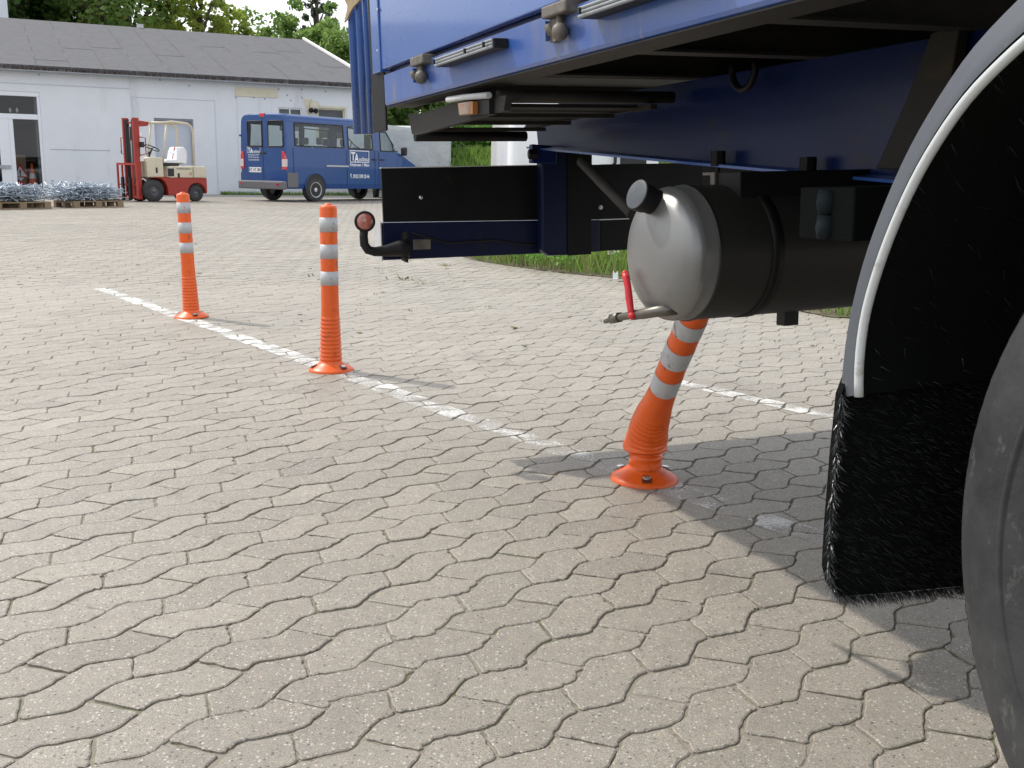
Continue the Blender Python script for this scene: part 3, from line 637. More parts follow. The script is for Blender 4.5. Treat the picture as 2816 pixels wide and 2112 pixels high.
mb = MB(); mb.lathe([(.010, .0295), (.015, .027), (.020, .020), (.023, .010), (.0235, 0)], ctr, view, 32); tpart(mb, 'lens', M['lens'], ml)
# air tank
TA = .17; RT = .1475; _q = T(1838, 699, a=TA); lt = _q[1] - .004; vt_ = _q[2]  # tank pushed back along the line of sight and enlarged about the camera
_kn = np.array([(-.062, .001), (-.0605, .25), (-.056, .48), (-.048, .68), (-.038, .82), (-.024, .925), (-.010, .975), (0, .988)]); _u = np.linspace(0, 7, 36)
_dx = np.interp(_u, range(8), _kn[:, 0]); _dr = np.interp(_u, range(8), _kn[:, 1])
for _ in range(3): _dx[1:-1] = (_dx[:-2] + 2 * _dx[1:-1] + _dx[2:]) / 4; _dr[1:-1] = (_dr[:-2] + 2 * _dr[1:-1] + _dr[2:]) / 4
mb = MB(); dome = [(x_, r_ * RT) for x_, r_ in zip(_dx, _dr)]
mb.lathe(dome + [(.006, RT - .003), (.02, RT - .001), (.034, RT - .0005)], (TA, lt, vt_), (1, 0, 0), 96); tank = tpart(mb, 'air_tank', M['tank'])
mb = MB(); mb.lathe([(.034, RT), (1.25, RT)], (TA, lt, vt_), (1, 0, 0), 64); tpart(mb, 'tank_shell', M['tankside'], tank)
mb = MB(); mb.lathe([(.165, RT + .0005), (.165, RT + .003), (.192, RT + .003), (.192, RT + .0005)], (TA, lt, vt_), (1, 0, 0), 64); tpart(mb, 'tank_strap', M['tdark'], tank)
mb = MB(); mb.lathe([(.030, RT - .001), (.031, RT + .002), (.036, RT + .002), (.037, RT)], (TA, lt, vt_), (1, 0, 0), 64); tpart(mb, 'tank_weld', M['tankside'], tank)
# filler neck
cd = T(1752, 535, a=TA - .083); ce = T(1814, 562, a=TA - .022); axn = cd - ce; axn /= np.linalg.norm(axn)
mb = MB(); mb.lathe([(-.066, .028), (0, .031)], cd, axn, 28); mb.lathe([(-.024, .0325), (-.004, .034), (0, .034), (.002, .032), (.0025, .024)], cd, axn, 28); neck = tpart(mb, 'filler_neck', M['rubber'], tank)
mb = MB(); mb.lathe([(.0022, .0315), (.0035, .026), (.0035, 0)], cd, axn, 28); tpart(mb, 'filler_cap', mat('worn_cap', (.05, .06, .07), .45, noise=(30, .4, .7), color2=(.08, .09, .10)), neck)
# drain valve
va = TA - .062
pp = [T(x, y, a=va) for x, y in ((1812, 853), (1795, 857), (1765, 864), (1735, 867), (1712, 871), (1700, 874), (1676, 880), (1664, 884))]
mb = MB(); pp[0] = pp[0] + np.array([.05, 0, 0]); pp[1] = pp[1] + np.array([.012, 0, 0]); mb.tube(pp, [.013, .0125, .0115, .009, .0085, .008, .006, .005], 12); pv_ = [T(x, y, a=va) for x, y in ((1704, 872), (1683, 877))]
mb.tube([pv_[0], pv_[1]], [.0125, .0125], 6); mb.tube([T(1752, 865, a=va), T(1742, 867, a=va)], .0125, 6); valve = tpart(mb, 'drain_valve', M['brass'], tank)
mb = MB(); lp = [T(x, y, a=va - .012) for x, y in ((1738, 868), (1734, 850), (1730, 820), (1727, 790), (1722, 765), (1719, 752))]; mb.tube(lp, [.0075, .0075, .0085, .0078, .0085, .0075], 10); mb.sphere(lp[-1], .0075); mb.sphere(lp[0], .009); tpart(mb, 'valve_lever', M['red'], valve)
# beams and boxes around the tank
q = T(1962, 520, a=.29); q2 = T(1962, 474, a=.29); q3 = T(1962, 569, a=.29)
mb = MB(); mb.box((.29, q[1] - .10, q3[2]), (1.4, q[1], q2[2])); tpart(mb, 'tank_bracket', M['tdark'], bevel=.003)
mb = MB(); mb.box((.284, q[1] - .012, q3[2]), (.289, q[1] + .004, q2[2])); mb.box((.284, q[1] + .0041, q2[2] - .006), (.289, q[1] + .035, q2[2])); tpart(mb, 'bracket_edge', M['steelg'])
q = T(2200, 515, l=-.16); q2 = T(2400, 645, l=-.16)
mb = MB(); mb.box((q[0], -.30, q2[2]), (1.2, -.16, q[2])); bx = tpart(mb, 'battery_box', M['liner'], bevel=.004)
mb = MB()
for k in range(2): mb.tube([(q[0] + .006, -.23, q2[2] + (q[2] - q2[2]) * (.06 + .47 * k)), (q[0] + .002, -.23, q2[2] + (q[2] - q2[2]) * (.25 + .47 * k)), (q[0] + .006, -.23, q2[2] + (q[2] - q2[2]) * (.44 + .47 * k))], .018, 8)
tpart(mb, 'box_edge', M['boxedge'], bx)
q = T(2165, 893, a=.50); mb = MB(); mb.box((.48, q[1] - .015, q[2]), (.52, q[1] + .015, vt_ - RT + .02)); tpart(mb, 'tank_drain', M['rubber'], tank)
mb = MB(); mb.box((.72, -1.4, -.02), (1.36, .30, .24)); tpart(mb, 'dark_filler_box', M['tdark'], bevel=.03)  # added dark box, fills the view under the bed and blocks light
mb = MB(); mb.box((.70, .32, .0), (1.42, 1.0, .37)); tpart(mb, 'sun_block_box', M['tdark'], bevel=.03)  # added box between the rails, keeps sun off the ground below
mb = MB(); mb.box((.66, -1.2, .20), (1.40, 1.1, .24)); tpart(mb, 'chassis_web', M['tdark'])
# wheel
RW = .589; lw = T(2666, 1450, a=.118)[1] - RW - .004; vw = vground(.25, lw) + RW - .012; KW = RW / .5; AW = .045
mb = MB(); tp = [(.045, .285), (.030, .300), (.012, .330), (-.004, .375), (-.008, .405), (-.002, .440), (.012, .468), (.028, .484), (.048, .496), (.060, .500)]
for g_ in (.09, .135, .18, .225): tp += [(g_ - .006, .500), (g_ - .004, .489), (g_ + .004, .489), (g_ + .006, .500)]
tp += [(.25, .500), (.27, .49), (.295, .46), (.30, .40), (.285, .32), (.26, .285)]
wh = MB(); tp = [(x_ * KW, r_ * KW) for x_, r_ in tp]; wh.lathe([(x_ * KW, r_ * KW) for x_, r_ in [(.05, 0), (.05, .09), (.08, .10), (.085, .15), (.12, .16), (.13, .20), (.09, .27), (.045, .284)]], (AW, lw, vw), (1, 0, 0), 64)
wheel = tpart(wh, 'wheel', M['lgrey'])
mb.lathe(tp, (AW, lw, vw), (1, 0, 0), 128)
for k in range(120):   # shoulder lugs and raised sidewall ring
    t_ = 2 * math.pi * k / 120; ct, st = math.cos(t_), math.sin(t_); c2_, s2_ = math.cos(t_ + .024), math.sin(t_ + .024)
    mb.prism([(AW + a_ * KW, lw + r_ * KW * c_, vw + r_ * KW * q_) for a_, r_, c_, q_ in ((.030, .482, ct, st), (.030, .482, c2_, s2_), (.062, .503, c2_, s2_), (.062, .503, ct, st))], (-.006, 0, 0))
mb.lathe([(x_ * KW, r_ * KW) for x_, r_ in [(-.0065, .395), (-.0088, .397), (-.0090, .402), (-.0060, .404)]], (AW, lw, vw), (1, 0, 0), 128)
mb.lathe([(x_ * KW, r_ * KW) for x_, r_ in [(.012, .336), (.007, .338), (.004, .345), (.006, .350)]], (AW, lw, vw), (1, 0, 0), 128)
tpart(mb, 'tyre', M['tyre'], wheel)
for k in range(10):
    t_ = 2 * math.pi * k / 10; mb = MB(); mb.lathe([(.05, 0), (.05, .014), (.10, .016)], (AW, lw + .15 * math.cos(t_), vw + .15 * math.sin(t_)), (1, 0, 0), 6, smooth=False)
    tpart(mb, 'wheel_nut', M['steelg'], wheel)
mb = MB(); mb.lathe(tp, (AW + .38, lw, vw), (1, 0, 0), 64); tpart(mb, 'inner_tyre', M['tyre_far'])
# mudguard
fo = [(2799, 0), (2748, 51), (2672, 127), (2622, 203), (2563, 295), (2512, 380), (2462, 485), (2411, 612), (2378, 700), (2347, 820), (2323, 941), (2316, 1037), (2311, 1092)]
fi = [(2816, 84), (2727, 169), (2656, 240), (2580, 350), (2521, 447), (2462, 570), (2411, 700), (2366, 851), (2350, 971), (2347, 1040), (2349, 1088)]
Fo = [T(x, y, a=0) for x, y in fo]; Fi = [T(x, y, a=0) for x, y in fi]
co, cv, cR = -1.349 * .8, -.195 * .8, .746 * .8; ci, cw, cS = -1.271 * .8, -.173 * .8, .639 * .8
pre_o = [np.array([0, co + cR * math.cos(t_), cv + cR * math.sin(t_)]) for t_ in np.linspace(math.radians(165), math.atan2(Fo[0][2] - cv, Fo[0][1] - co) + .06, 18)]
pre_i = [np.array([0, ci + cS * math.cos(t_), cw + cS * math.sin(t_)]) for t_ in np.linspace(math.radians(165), math.atan2(Fi[0][2] - cw, Fi[0][1] - ci) + .06, 18)]
def resamp(P_, n):
    P_ = np.array(P_); s = np.concatenate([[0], np.cumsum(np.linalg.norm(np.diff(P_, axis=0), axis=1))]); u = np.linspace(0, s[-1], n); Q = np.stack([np.interp(u, s, P_[:, k]) for k in range(3)], 1)
    for _ in range(3): Q[1:-1] = (Q[:-2] + 2 * Q[1:-1] + Q[2:]) / 4
    return Q
Po = resamp(pre_o + Fo, 70); Pi = resamp(pre_i + Fi, 70)
mb = MB(); n = 70
V = [p + (0, 0, 0) for p in Po] + [p for p in Pi] + [p + (.46, 0, 0) for p in Po] + [p + (.46, 0, 0) for p in Pi]
F = []
for i in range(n - 1): F += [(i, i + 1, n + i + 1, n + i), (i, 2 * n + i, 2 * n + i + 1, i + 1)]
mb.add(V, F, True); fd = tpart(mb, 'mudguard', M['fender'])
mb = MB(); mb.add([p + (.004, 0, 0) for p in Pi] + [p + (.46, 0, 0) for p in Pi], [(i, i + 1, n + i + 1, n + i) for i in range(n - 1)], True); tpart(mb, 'guard_liner', M['liner'], fd)
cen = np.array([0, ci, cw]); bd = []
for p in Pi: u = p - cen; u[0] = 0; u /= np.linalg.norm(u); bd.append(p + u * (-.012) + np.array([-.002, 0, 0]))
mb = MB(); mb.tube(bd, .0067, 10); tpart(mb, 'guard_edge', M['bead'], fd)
# bristly spray flap
lf = T(2300, 1600, a=0)[1]
fpx = [(2313, 1085), (2296, 1250), (2280, 1450), (2274, 1560), (2284, 1606), (2300, 1628), (2330, 1639), (2450, 1630), (2650, 1611), (2760, 1603), (2830, 1590), (2830, 800), (2420, 800)]
flap = tprism('spray_flap', fpx, M['liner'], .012, l=lf)
bv = []
edge = [T(x, y, l=lf) for x, y in fpx[:11]]
eseg = np.array(edge); es = np.concatenate([[0], np.cumsum(np.linalg.norm(np.diff(eseg, axis=0), axis=1))])
amax = edge[-1][0]
def blade(p, d, ln, w_):
    d = d / np.linalg.norm(d); s = np.cross(d, RNG.normal(size=3)); s /= np.linalg.norm(s); q = p + d * ln
    bv.extend([p - s * w_, p + s * w_, q])
for k in range(2200):
    u = RNG.random() * es[-1]; p = np.array([np.interp(u, es, eseg[:, c_]) for c_ in range(3)])
    dn = np.array([-1., 0, -.15]) if u < es[4] else (np.array([-.5, 0, -.8]) if u < es[6] else np.array([.1, 0, -1.]))
    blade(p + (0, RNG.random() * -.004, 0), dn * .6 + np.array([.5, -.5, -.35]) * .8 + RNG.normal(0, .22, 3), .014 + RNG.random() * .012, .0009)
o = big_mesh('edge_bristles', np.array(bv), 3, mat('glossy_bristle', (.012, .014, .015), .28, spec=.8), flap); bv = []
poly = np.array([(e_[0], e_[2]) for e_ in [T(x, y, l=lf) for x, y in fpx]])
def inpoly(x, y):
    c_ = False; n_ = len(poly)
    for i in range(n_):
        x1, y1 = poly[i]; x2, y2 = poly[i - 1]
        if (y1 > y) != (y2 > y) and x < (x2 - x1) * (y - y1) / (y2 - y1) + x1: c_ = not c_
    return c_
lo = poly.min(0); hi = poly.max(0); cnt = 0
while cnt < 6500:
    x, y = lo + RNG.random(2) * (hi - lo)
    if not inpoly(x, y): continue
    cnt += 1; blade(np.array([x, lf - .001, y]), np.array([.55, -1., -.45]) + RNG.normal(0, .3, 3), .009 + RNG.random() * .009, .0006)
for k in range(900):   # bristles lining the inside of the guard
    i = RNG.integers(18, n - 1); p = Pi[i] * (1) + (Pi[min(n - 1, i + 1)] - Pi[i]) * RNG.random(); u = cen - p; u[0] = 0; u /= np.linalg.norm(u)
    blade(p + (RNG.random() * .44 + .01, 0, 0) + u * .001, u + RNG.normal(0, .35, 3) + np.array([0, 0, -.4]), .014 + RNG.random() * .012, .001)
M['bristle'] = mat('matt_bristle', (.005, .0065, .0065), .5, spec=.25)
o = big_mesh('bristles', np.array(bv), 3, M['bristle'], flap)

# ================================================================ WHITE HALL
th = math.radians(26.5); WE = np.array([math.cos(th), math.sin(th), 0]); WN = np.array([-math.sin(th), math.cos(th), 0]); W0 = G(590, 535)
hall = empty('hall', frame(W0, WE, WN, (0, 0, 1)), 'long low white rendered hall with grey felt roof behind the yard', 'building')
HE = 3.80; SL, SR = -34., 5.35
def wpx(x, y, off=0.):
    p = onplane(x, y, W0 + WN * off, WN) - W0; return float(p @ WE), float(p[2])
holes = [(-8.1, -5.24, .02, 3.12), (-1.85, -.60, 0, 2.47), (2.26, 3.11, 2.15, 2.98), (3.66, 4.64, 1.95, 3.02)]
def wall_holes(mb, s0, s1, z0, z1, holes, y=0., depth=.22):
    xs = sorted(set([s0, s1] + [h[0] for h in holes] + [h[1] for h in holes])); zs = sorted(set([z0, z1] + [h[2] for h in holes] + [h[3] for h in holes]))
    for i in range(len(xs) - 1):
        for j in range(len(zs) - 1):
            xc, zc = (xs[i] + xs[i + 1]) / 2, (zs[j] + zs[j + 1]) / 2
            if any(h[0] < xc < h[1] and h[2] < zc < h[3] for h in holes): continue
            mb.add([(xs[i], y, zs[j]), (xs[i + 1], y, zs[j]), (xs[i + 1], y, zs[j + 1]), (xs[i], y, zs[j + 1])], [(0, 1, 2, 3)])
    for a, b, c, d in holes:
        mb.add([(a, y, c), (b, y, c), (b, y, d), (a, y, d), (a, y + depth, c), (b, y + depth, c), (b, y + depth, d), (a, y + depth, d)], [(0, 4, 5, 1), (1, 5, 6, 2), (2, 6, 7, 3), (3, 7, 4, 0)])
RZ, RO = 6.42, 9.5
mb = MB(); wall_holes(mb, SL, SR, 0, HE, holes)
mb.add([(SR, 0, 0), (SR, 2 * RO, 0), (SR, 2 * RO, HE), (SR, RO, RZ - .1), (SR, 0, HE)], [(0, 1, 2, 3, 4)])
mb.add([(SL, 0, 0), (SL, 2 * RO, 0), (SL, 2 * RO, HE), (SL, RO, RZ - .1), (SL, 0, HE)], [(4, 3, 2, 1, 0)])
mb.add([(SL, 2 * RO, 0), (SR, 2 * RO, 0), (SR, 2 * RO, HE), (SL, 2 * RO, HE)], [(3, 2, 1, 0)])
mb.build('wall', M['wall'], hall)
SRR = SR + .45
e0 = (-.32, 3.90); rg = (RO, RZ)
mb = MB(); mb.add([(SL, e0[0], e0[1]), (SRR, e0[0], e0[1]), (SRR, rg[0], rg[1]), (SL, rg[0], rg[1]), (SL, e0[0], e0[1] - .06), (SRR, e0[0], e0[1] - .06), (SRR, rg[0], rg[1] - .06), (SL, rg[0], rg[1] - .06)],
                  [(0, 1, 2, 3), (7, 6, 5, 4), (0, 4, 5, 1), (1, 5, 6, 2)])
mb.add([(SL, rg[0], rg[1]), (SRR, rg[0], rg[1]), (SRR, 2 * RO + .3, e0[1]), (SL, 2 * RO + .3, e0[1])], [(0, 1, 2, 3)])
def rpt(s, t_, dz=.006): return np.array([s, e0[0] + (rg[0] - e0[0]) * t_, e0[1] + (rg[1] - e0[1]) * t_ + dz])
for k in range(40):
    s = SL + 1. + k * .99 + random.uniform(-.04, .04)
    if s > SRR - .2: break
    for q in range(12):
        if random.random() < .18: continue
        t0, t1 = q / 12, (q + 1) / 12; d = random.uniform(-.012, .012); w_ = random.uniform(.008, .020)
        mb.cur = 1 if random.random() < .75 else 2; mb.add([rpt(s + d, t0), rpt(s + d + w_, t0), rpt(s + d + w_, t1), rpt(s + d, t1)], [(0, 1, 2, 3)])
    if k % 2 == 0 or random.random() < .5:
        tt = random.uniform(.1, .9); mb.cur = 1; mb.add([rpt(s, tt), rpt(s + .99, tt + .003), rpt(s + .99, tt + .008), rpt(s, tt + .004)], [(0, 1, 2, 3)])
roof = mb.build('roof', M['roof'], hall, mats=[M['seam'], M['seaml']])
mb = MB(); mb.box((SL, -.30, 3.73), (SRR - .02, -.26, 3.838)); mb.build('fascia', M['fascia'], hall)
# ragged felt edge hanging over the fascia
rv = []
for k in range(1600):
    s = SL + (SRR - SL) * random.random(); w_ = random.uniform(.015, .06); h_ = random.uniform(.01, .055)
    rv.extend([(s, e0[0] - .004, e0[1] + .0), (s + w_, e0[0] - .004, e0[1] + .0), (s + w_ * .8, e0[0] - .006, e0[1] - .06 - h_), (s + w_ * .2, e0[0] - .006, e0[1] - .06 - h_ * .6)])
big_mesh('ragged_felt_edge', np.array(rv), 4, M['seam'], roof)
mb = MB(); gp = [(-.31 - .06 * math.cos(t_), 3.75 - .06 * math.sin(t_)) for t_ in np.linspace(0, math.pi, 9)]; gi = [(-.31 - .055 * math.cos(t_), 3.752 - .055 * math.sin(t_)) for t_ in np.linspace(math.pi, 0, 9)]
mb.prism([(SL, y, z) for y, z in gp + gi], (SRR - SL - .1, 0, 0)); mb.build('gutter', M['gutter'], hall)
mb = MB(); mb.add([(SL, -.25, 3.73), (SRR, -.25, 3.73), (SRR, 0, 3.80), (SL, 0, 3.80)], [(0, 1, 2, 3)]); mb.build('soffit', M['wall'], hall)
mb = MB(); vd = np.array([0, rg[0] - e0[0], rg[1] - e0[1]]); vd /= np.linalg.norm(vd)
mb.add([(SRR - .06, e0[0], e0[1] + .01), (SRR + .03, e0[0], e0[1] + .01), (SRR + .03, rg[0], rg[1] + .01), (SRR - .06, rg[0], rg[1] + .01),
        (SRR - .06, e0[0], e0[1] + .10), (SRR + .03, e0[0], e0[1] + .10), (SRR + .03, rg[0], rg[1] + .10), (SRR - .06, rg[0], rg[1] + .10)], [(0, 3, 2, 1), (4, 5, 6, 7), (0, 1, 5, 4), (1, 2, 6, 5), (2, 3, 7, 6), (3, 0, 4, 7)]); mb.build('verge_trim', M['verge'], roof)
# rooftop odd bits: ridge vent
s_ = wpx(385, 66, RO)[0]; mb = MB(); mb.box((s_ - .12, RO - .1, RZ - .02), (s_ + .12, RO + .1, RZ + .13)); mb.build('ridge_vent', M['lgrey'], roof)
# entrance unit
fr = MB()
def bar(mb, s0, s1, z0, z1, y0=.02, y1=.10): mb.box((s0, y0, z0), (s1, y1, z1))
sR = -5.24; x1 = wpx(35, 330)[0]; x0_ = wpx(15, 330)[0]
bar(fr, -8.1, sR, 2.98, 3.12); bar(fr, sR - .09, sR, .02, 2.979); bar(fr, -8.1, sR - .091, 2.28, 2.44); bar(fr, x0_ - .22, x1 - .13, .02, 2.279); bar(fr, -8.1, -8.0, .02, 2.279)
fr.build('door_frame', M['frame'], hall, bevel=.01)
mb = MB(); mb.box((x1 - .129, .03, .02), (x1 + .0, .09, 2.279)); mb.build('door_stile', M['frame'], hall, bevel=.006)
mb = MB(); hz = wpx(8, 459)[1]; mb.box((-7.9, -.02, hz - .05), (x1 - .16, .018, hz + .06)); mb.build('door_push_bar', M['gutter'], hall)
for (a, b, c, d) in ((x1 + .001, sR - .091, .02, 2.279), (-8.0, sR - .091, 2.441, 2.979), (-7.99, x0_ - .221, .02, 2.279)):
    mb = MB(); mb.add([(a, .06, c), (b, .06, c), (b, .06, d), (a, .06, d)], [(0, 1, 2, 3)]); mb.build('window', M['glass'], hall)
mb = MB(); mb.add([(-9, 2.6, 0), (-5.0, 2.6, 0), (-5.0, 2.6, 3.3), (-9, 2.6, 3.3), (-9, .23, 0), (-5.0, .23, 0), (-5.0, .23, 3.3), (-9, .23, 3.3)], [(0, 1, 2, 3), (0, 4, 5, 1), (3, 2, 6, 7), (0, 3, 7, 4), (1, 5, 6, 2)]); mb.build('entrance_room', M['interior'], hall)
mb = MB(); mb.box((-5.40, .24, 0), (-5.22, .9, 3.2)); mb.build('room_pillar', M['reveal'], hall)
for dx in (28, 47): s_, z_ = wpx(dx, 303, .3); mb = MB(); mb.sphere((s_, .35, z_), .06, 10, (.6, .4, 1.3)); mb.build('ceiling_lamp', M['white'], hall)
# blocked doorway, panels, boards
mb = MB(); mb.box((-1.84, .16, 0), (-.61, .20, 2.46)); mb.build('blocked_door', M['blockdoor'], hall)
mb = MB(); mb.box((-.66, .02, 0), (-.605, .158, 2.46)); mb.box((-1.845, .02, 2.40), (-.661, .158, 2.465)); mb.build('door_lining', M['reveal'], hall)
pl = MB(); pl.box((-2.52, -.012, 3.095), (.13, -.001, 3.115)); pl.box((-2.52, -.012, .02), (-2.508, -.001, 3.094)); pl.box((.12, -.012, .02), (.132, -.001, 3.094))  # outline strips of the relief, its shadow line put into a darker colour
pl.box((-12, -.018, 3.35), (-2.55, -.001, 3.372)); pl.box((.855, -.008, 0), (.865, -.001, 3.7)); pl.build('joints_and_shadow_lines', M['blockdoor'], hall)
mb = MB(); mb.box((-5.05, -.01, 1.378), (-3.25, -.001, 1.388)); mb.build('hairline_crack', M['reveal'], hall)
s0, z0 = wpx(646, 229); s1, z1 = wpx(763, 268); mb = MB(); mb.box((s0, -.03, z1 - .02), (s1, -.001, z0 - .12)); mb.build('sign_board', M['beige'], hall)
for a, b, c, d in holes[2:]:
    mb = MB(); w_ = .05; y0, y1 = .05, .1
    for bx_ in ((a, b, d - w_, d), (a, b, c, c + w_), (a, a + w_, c + w_, d - w_), (b - w_, b, c + w_, d - w_)): mb.box((bx_[0], y0, bx_[2]), (bx_[1], y1, bx_[3]))
    if a < 3: mb.box(((a + b) / 2 - .02, y0 - .002, c + w_), ((a + b) / 2 + .02, y1, d - w_))
    wf = mb.build('window', M['frame'] if a < 3 else M['beige'], hall)
    mb = MB(); mb.add([(a + w_, .08, c + w_), (b - w_, .08, c + w_), (b - w_, .08, d - w_), (a + w_, .08, d - w_)], [(0, 1, 2, 3)]); mb.build('pane', M['glass'], wf)
    mb = MB(); mb.box((a - .1, .40, c - .1), (b + .1, .45, d + .1)); mb.build('curtain', M['blockdoor'] if a < 3 else M['reveal'], wf)
    if a > 3:
        mb = MB(); mb.box((a - .07, -.02, d + .001), (b + .07, -.001, d + .08)); mb.box((a - .07, -.02, c), (a - .001, -.001, d)); mb.box((b + .001, -.02, c), (b + .07, -.001, d)); mb.build('window_trim', M['beige'], wf)
# flood light with round shield
s_, z_ = wpx(864, 292); lp_ = empty('floodlight', hall.matrix_world @ Matrix.Translation((s_, -.2, z_)), 'small dark floodlight with round pale shield on the white hall wall', 'lamp')
mb = MB(); mb.lathe([(0, 0), (.0, .17), (.02, .18), (.02, 0)], (0, .12, 0), (0, 1, 0), 24); mb.build('shield', M['beige'], lp_)
mb = MB(); mb.sphere((-.17, 0, -.16), .09, 12, (1, 1.2, 1)); mb.sphere((.0, 0, -.17), .09, 12, (1, 1.2, 1)); mb.tube([(-.1, .1, -.1), (-.1, .19, -.05)], .03); mb.build('lamp_head', M['rubber'], lp_)
s_, z_ = wpx(851, 290); mb = MB(); mb.prism([(s_ - .22, -.012, z_ + .22), (s_ + .1, -.012, z_ + .22), (s_ + .02, -.012, z_ - .42), (s_ - .08, -.012, z_ - .3)], (0, .011, 0)); mb.build('patch', M['beige'], hall)
# scattered wall fixings
for x, y in ((648, 268), (698, 268), (728, 272), (766, 245), (790, 262), (830, 246), (895, 252), (800, 276), (830, 268), (333, 417), (107, 205), (440, 220), (520, 236), (144, 497)):
    s_, z_ = wpx(x, y); mb = MB(); mb.box((s_ - .02, -.02, z_ - .02), (s_ + .02, -.001, z_ + .02)); mb.build('wall_fixing', M['reveal'], hall)
# taller white block behind the roof
s_ = wpx(22, 35, RO + 7)[0]; p = W0 + WE * (s_ - 8) + WN * (RO + 7)
ann = empty('annex', frame(p, WE, WN, (0, 0, 1)), 'tall white rendered block rising behind the hall roof at the left edge', 'building')
mb = MB(); mb.box((0, 0, 0), (8, 8, 10.5)); mb.build('wall', M['wall'], ann); mb = MB(); mb.box((-.3, -.3, 10.501), (8.3, 8.3, 10.7)); mb.build('roof', M['roof'], ann)

# things behind the glass
def hallmw(s, off, z): return hall.matrix_world @ Matrix.Translation((s, off, z))
s_, z_ = wpx(91, 505, .42); cone = empty('traffic_cone', hallmw(s_, .42, .16), 'orange traffic cone with one white stripe behind the entrance glass', 'traffic cone')
mb = MB(); mb.box((-.2, -.2, 0), (.2, .2, .03)); mb.build('base', M['orange'], cone)
mb = MB(); mb.lathe([(.03, .15), (.76, .022), (.77, 0)], (0, 0, 0), (0, 0, 1), 24); mb.build('cone_body', M['orange'], cone)
mb = MB(); mb.lathe([(.30, .107), (.46, .078)], (0, 0, 0), (0, 0, 1), 24); mb.build('stripe', M['white'], cone)
mb = MB(); mb.box((-6.3, .25, 0), (-5.42, .75, .155)); o = mb.build('sill_bench', M['interior'], hall)
s_, z_ = wpx(57, 488, .36); sg = empty('warning_sign', hallmw(s_, .36, .16), 'red bordered triangular warning sign with exclamation mark behind the glass', 'sign')
mb = MB(); zb = z_ - .16
mb.prism([(-.24, 0, zb), (.24, 0, zb), (.02, 0, zb + .42), (-.02, 0, zb + .42)], (0, .02, 0)); mb.build('border', M['signred'], sg)
mb = MB(); mb.prism([(-.175, -.006, zb + .038), (.175, -.006, zb + .038), (0, -.006, zb + .345)], (0, .005, 0)); mb.build('face', M['white'], sg)
mb = MB(); mb.prism([(-.016, -.012, zb + .11), (.016, -.012, zb + .11), (.024, -.012, zb + .25), (-.024, -.012, zb + .25)], (0, .005, 0)); mb.box((-.018, -.012, zb + .058), (.018, -.007, zb + .092)); mb.build('exclamation_mark', M['black'], sg)
mb = MB(); mb.prism([(-.1, .0, zb - .001), (.1, .0, zb - .001), (.025, .0, zb - .10), (-.025, .0, zb - .10)], (0, .018, 0)); mb.build('stem', M['white'], sg)
mb = MB(); mb.box((-.14, .0, 0), (.14, .12, zb - .101)); mb.build('foot', M['signred'], sg)
s0, zt = wpx(36, 425, .55); s1, _ = wpx(70, 425, .55)
mb = MB(); mb.box((0, 0, 0), (s1 - s0, .35, zt)); cb = mb.build('cardboard_box', M['card']); cb.matrix_world = hallmw(s0, .80, 0); tag(cb, 'brown cardboard box standing behind the warning sign', 'box')

# ================================================================ PALLETS WITH RODS
def make_pallet():
    root = empty('pallet', Matrix.Identity(4), 'x', 'pallet', 'wooden pallets in front of the hall')
    m = MB()
    for k in range(5): y = k * .165; m.box((0, y, .122), (1.2, y + .13, .144))
    for k in (0, .53, 1.06): m.box((k, 0, .10), (k + .14, .8, .1215))
    m.build('deck', M['wood'], root)
    for y in (0, .35, .70):
        m = MB(); m.box((0, y, 0), (1.2, y + .1, .022)); m.build('runner', M['wood'], root)
        for x in (0, .53, 1.06):
            m = MB(); m.box((x, y, .0221), (x + .14, y + .1, .0999)); m.build('block', M['wood'], root)
    return root
pal = make_pallet()
hd = math.radians(54); dd = np.array([math.cos(hd), math.sin(hd), 0])
P1 = G(142, 574) - dd * 1.2; P2 = G(204, 572)
pal.matrix_world = heading(P1, 54); pal['label'] = 'wooden pallet loaded with rods, nearer and cut by the left edge'
p2_ = copy_tree(pal); p2_.matrix_world = heading(P2, 54); p2_['label'] = 'wooden pallet loaded with rods, the one beside the forklift'
def rods(loc, seed, label, x0, x1):
    rg_ = np.random.default_rng(seed); m = MB()
    for k in range(620):
        u = rg_.random(); z = .17 + .33 * rg_.random() ** .8 * (1 - .25 * abs(u - .5) * 2)
        c = np.array([x0 + (x1 - x0) * u, .02 + .85 * rg_.random(), z])
        if k < 120: d = np.array([1, rg_.normal(0, .12), rg_.normal(0, .06)]); c[1] = rg_.random() * .8; ln = .35
        else: d = rg_.normal(size=3); d[2] *= .55; ln = rg_.uniform(.13, .27)
        d /= np.linalg.norm(d); a = c - d * ln; b = c + d * ln
        a[2] = max(a[2], .155); b[2] = max(b[2], .155); a[2] = min(a[2], .50 + .05 * rg_.random()); b[2] = min(b[2], .50 + .06 * rg_.random())
        m.tube([a, b], rg_.uniform(.006, .011), 5)
        if k % 3 == 0: m.sphere(b, .018, 6)
    o_ = m.build('metal_rods', M['galv']); o_.matrix_world = heading(loc, 54); tag(o_, label, 'metal rods', kind='stuff')
rods(P1, 3, 'tangled heap of galvanised rods on the nearer pallet', -.5, 1.12); rods(P2, 5, 'tangled heap of galvanised rods on the pallet beside the forklift', -.12, 1.08)

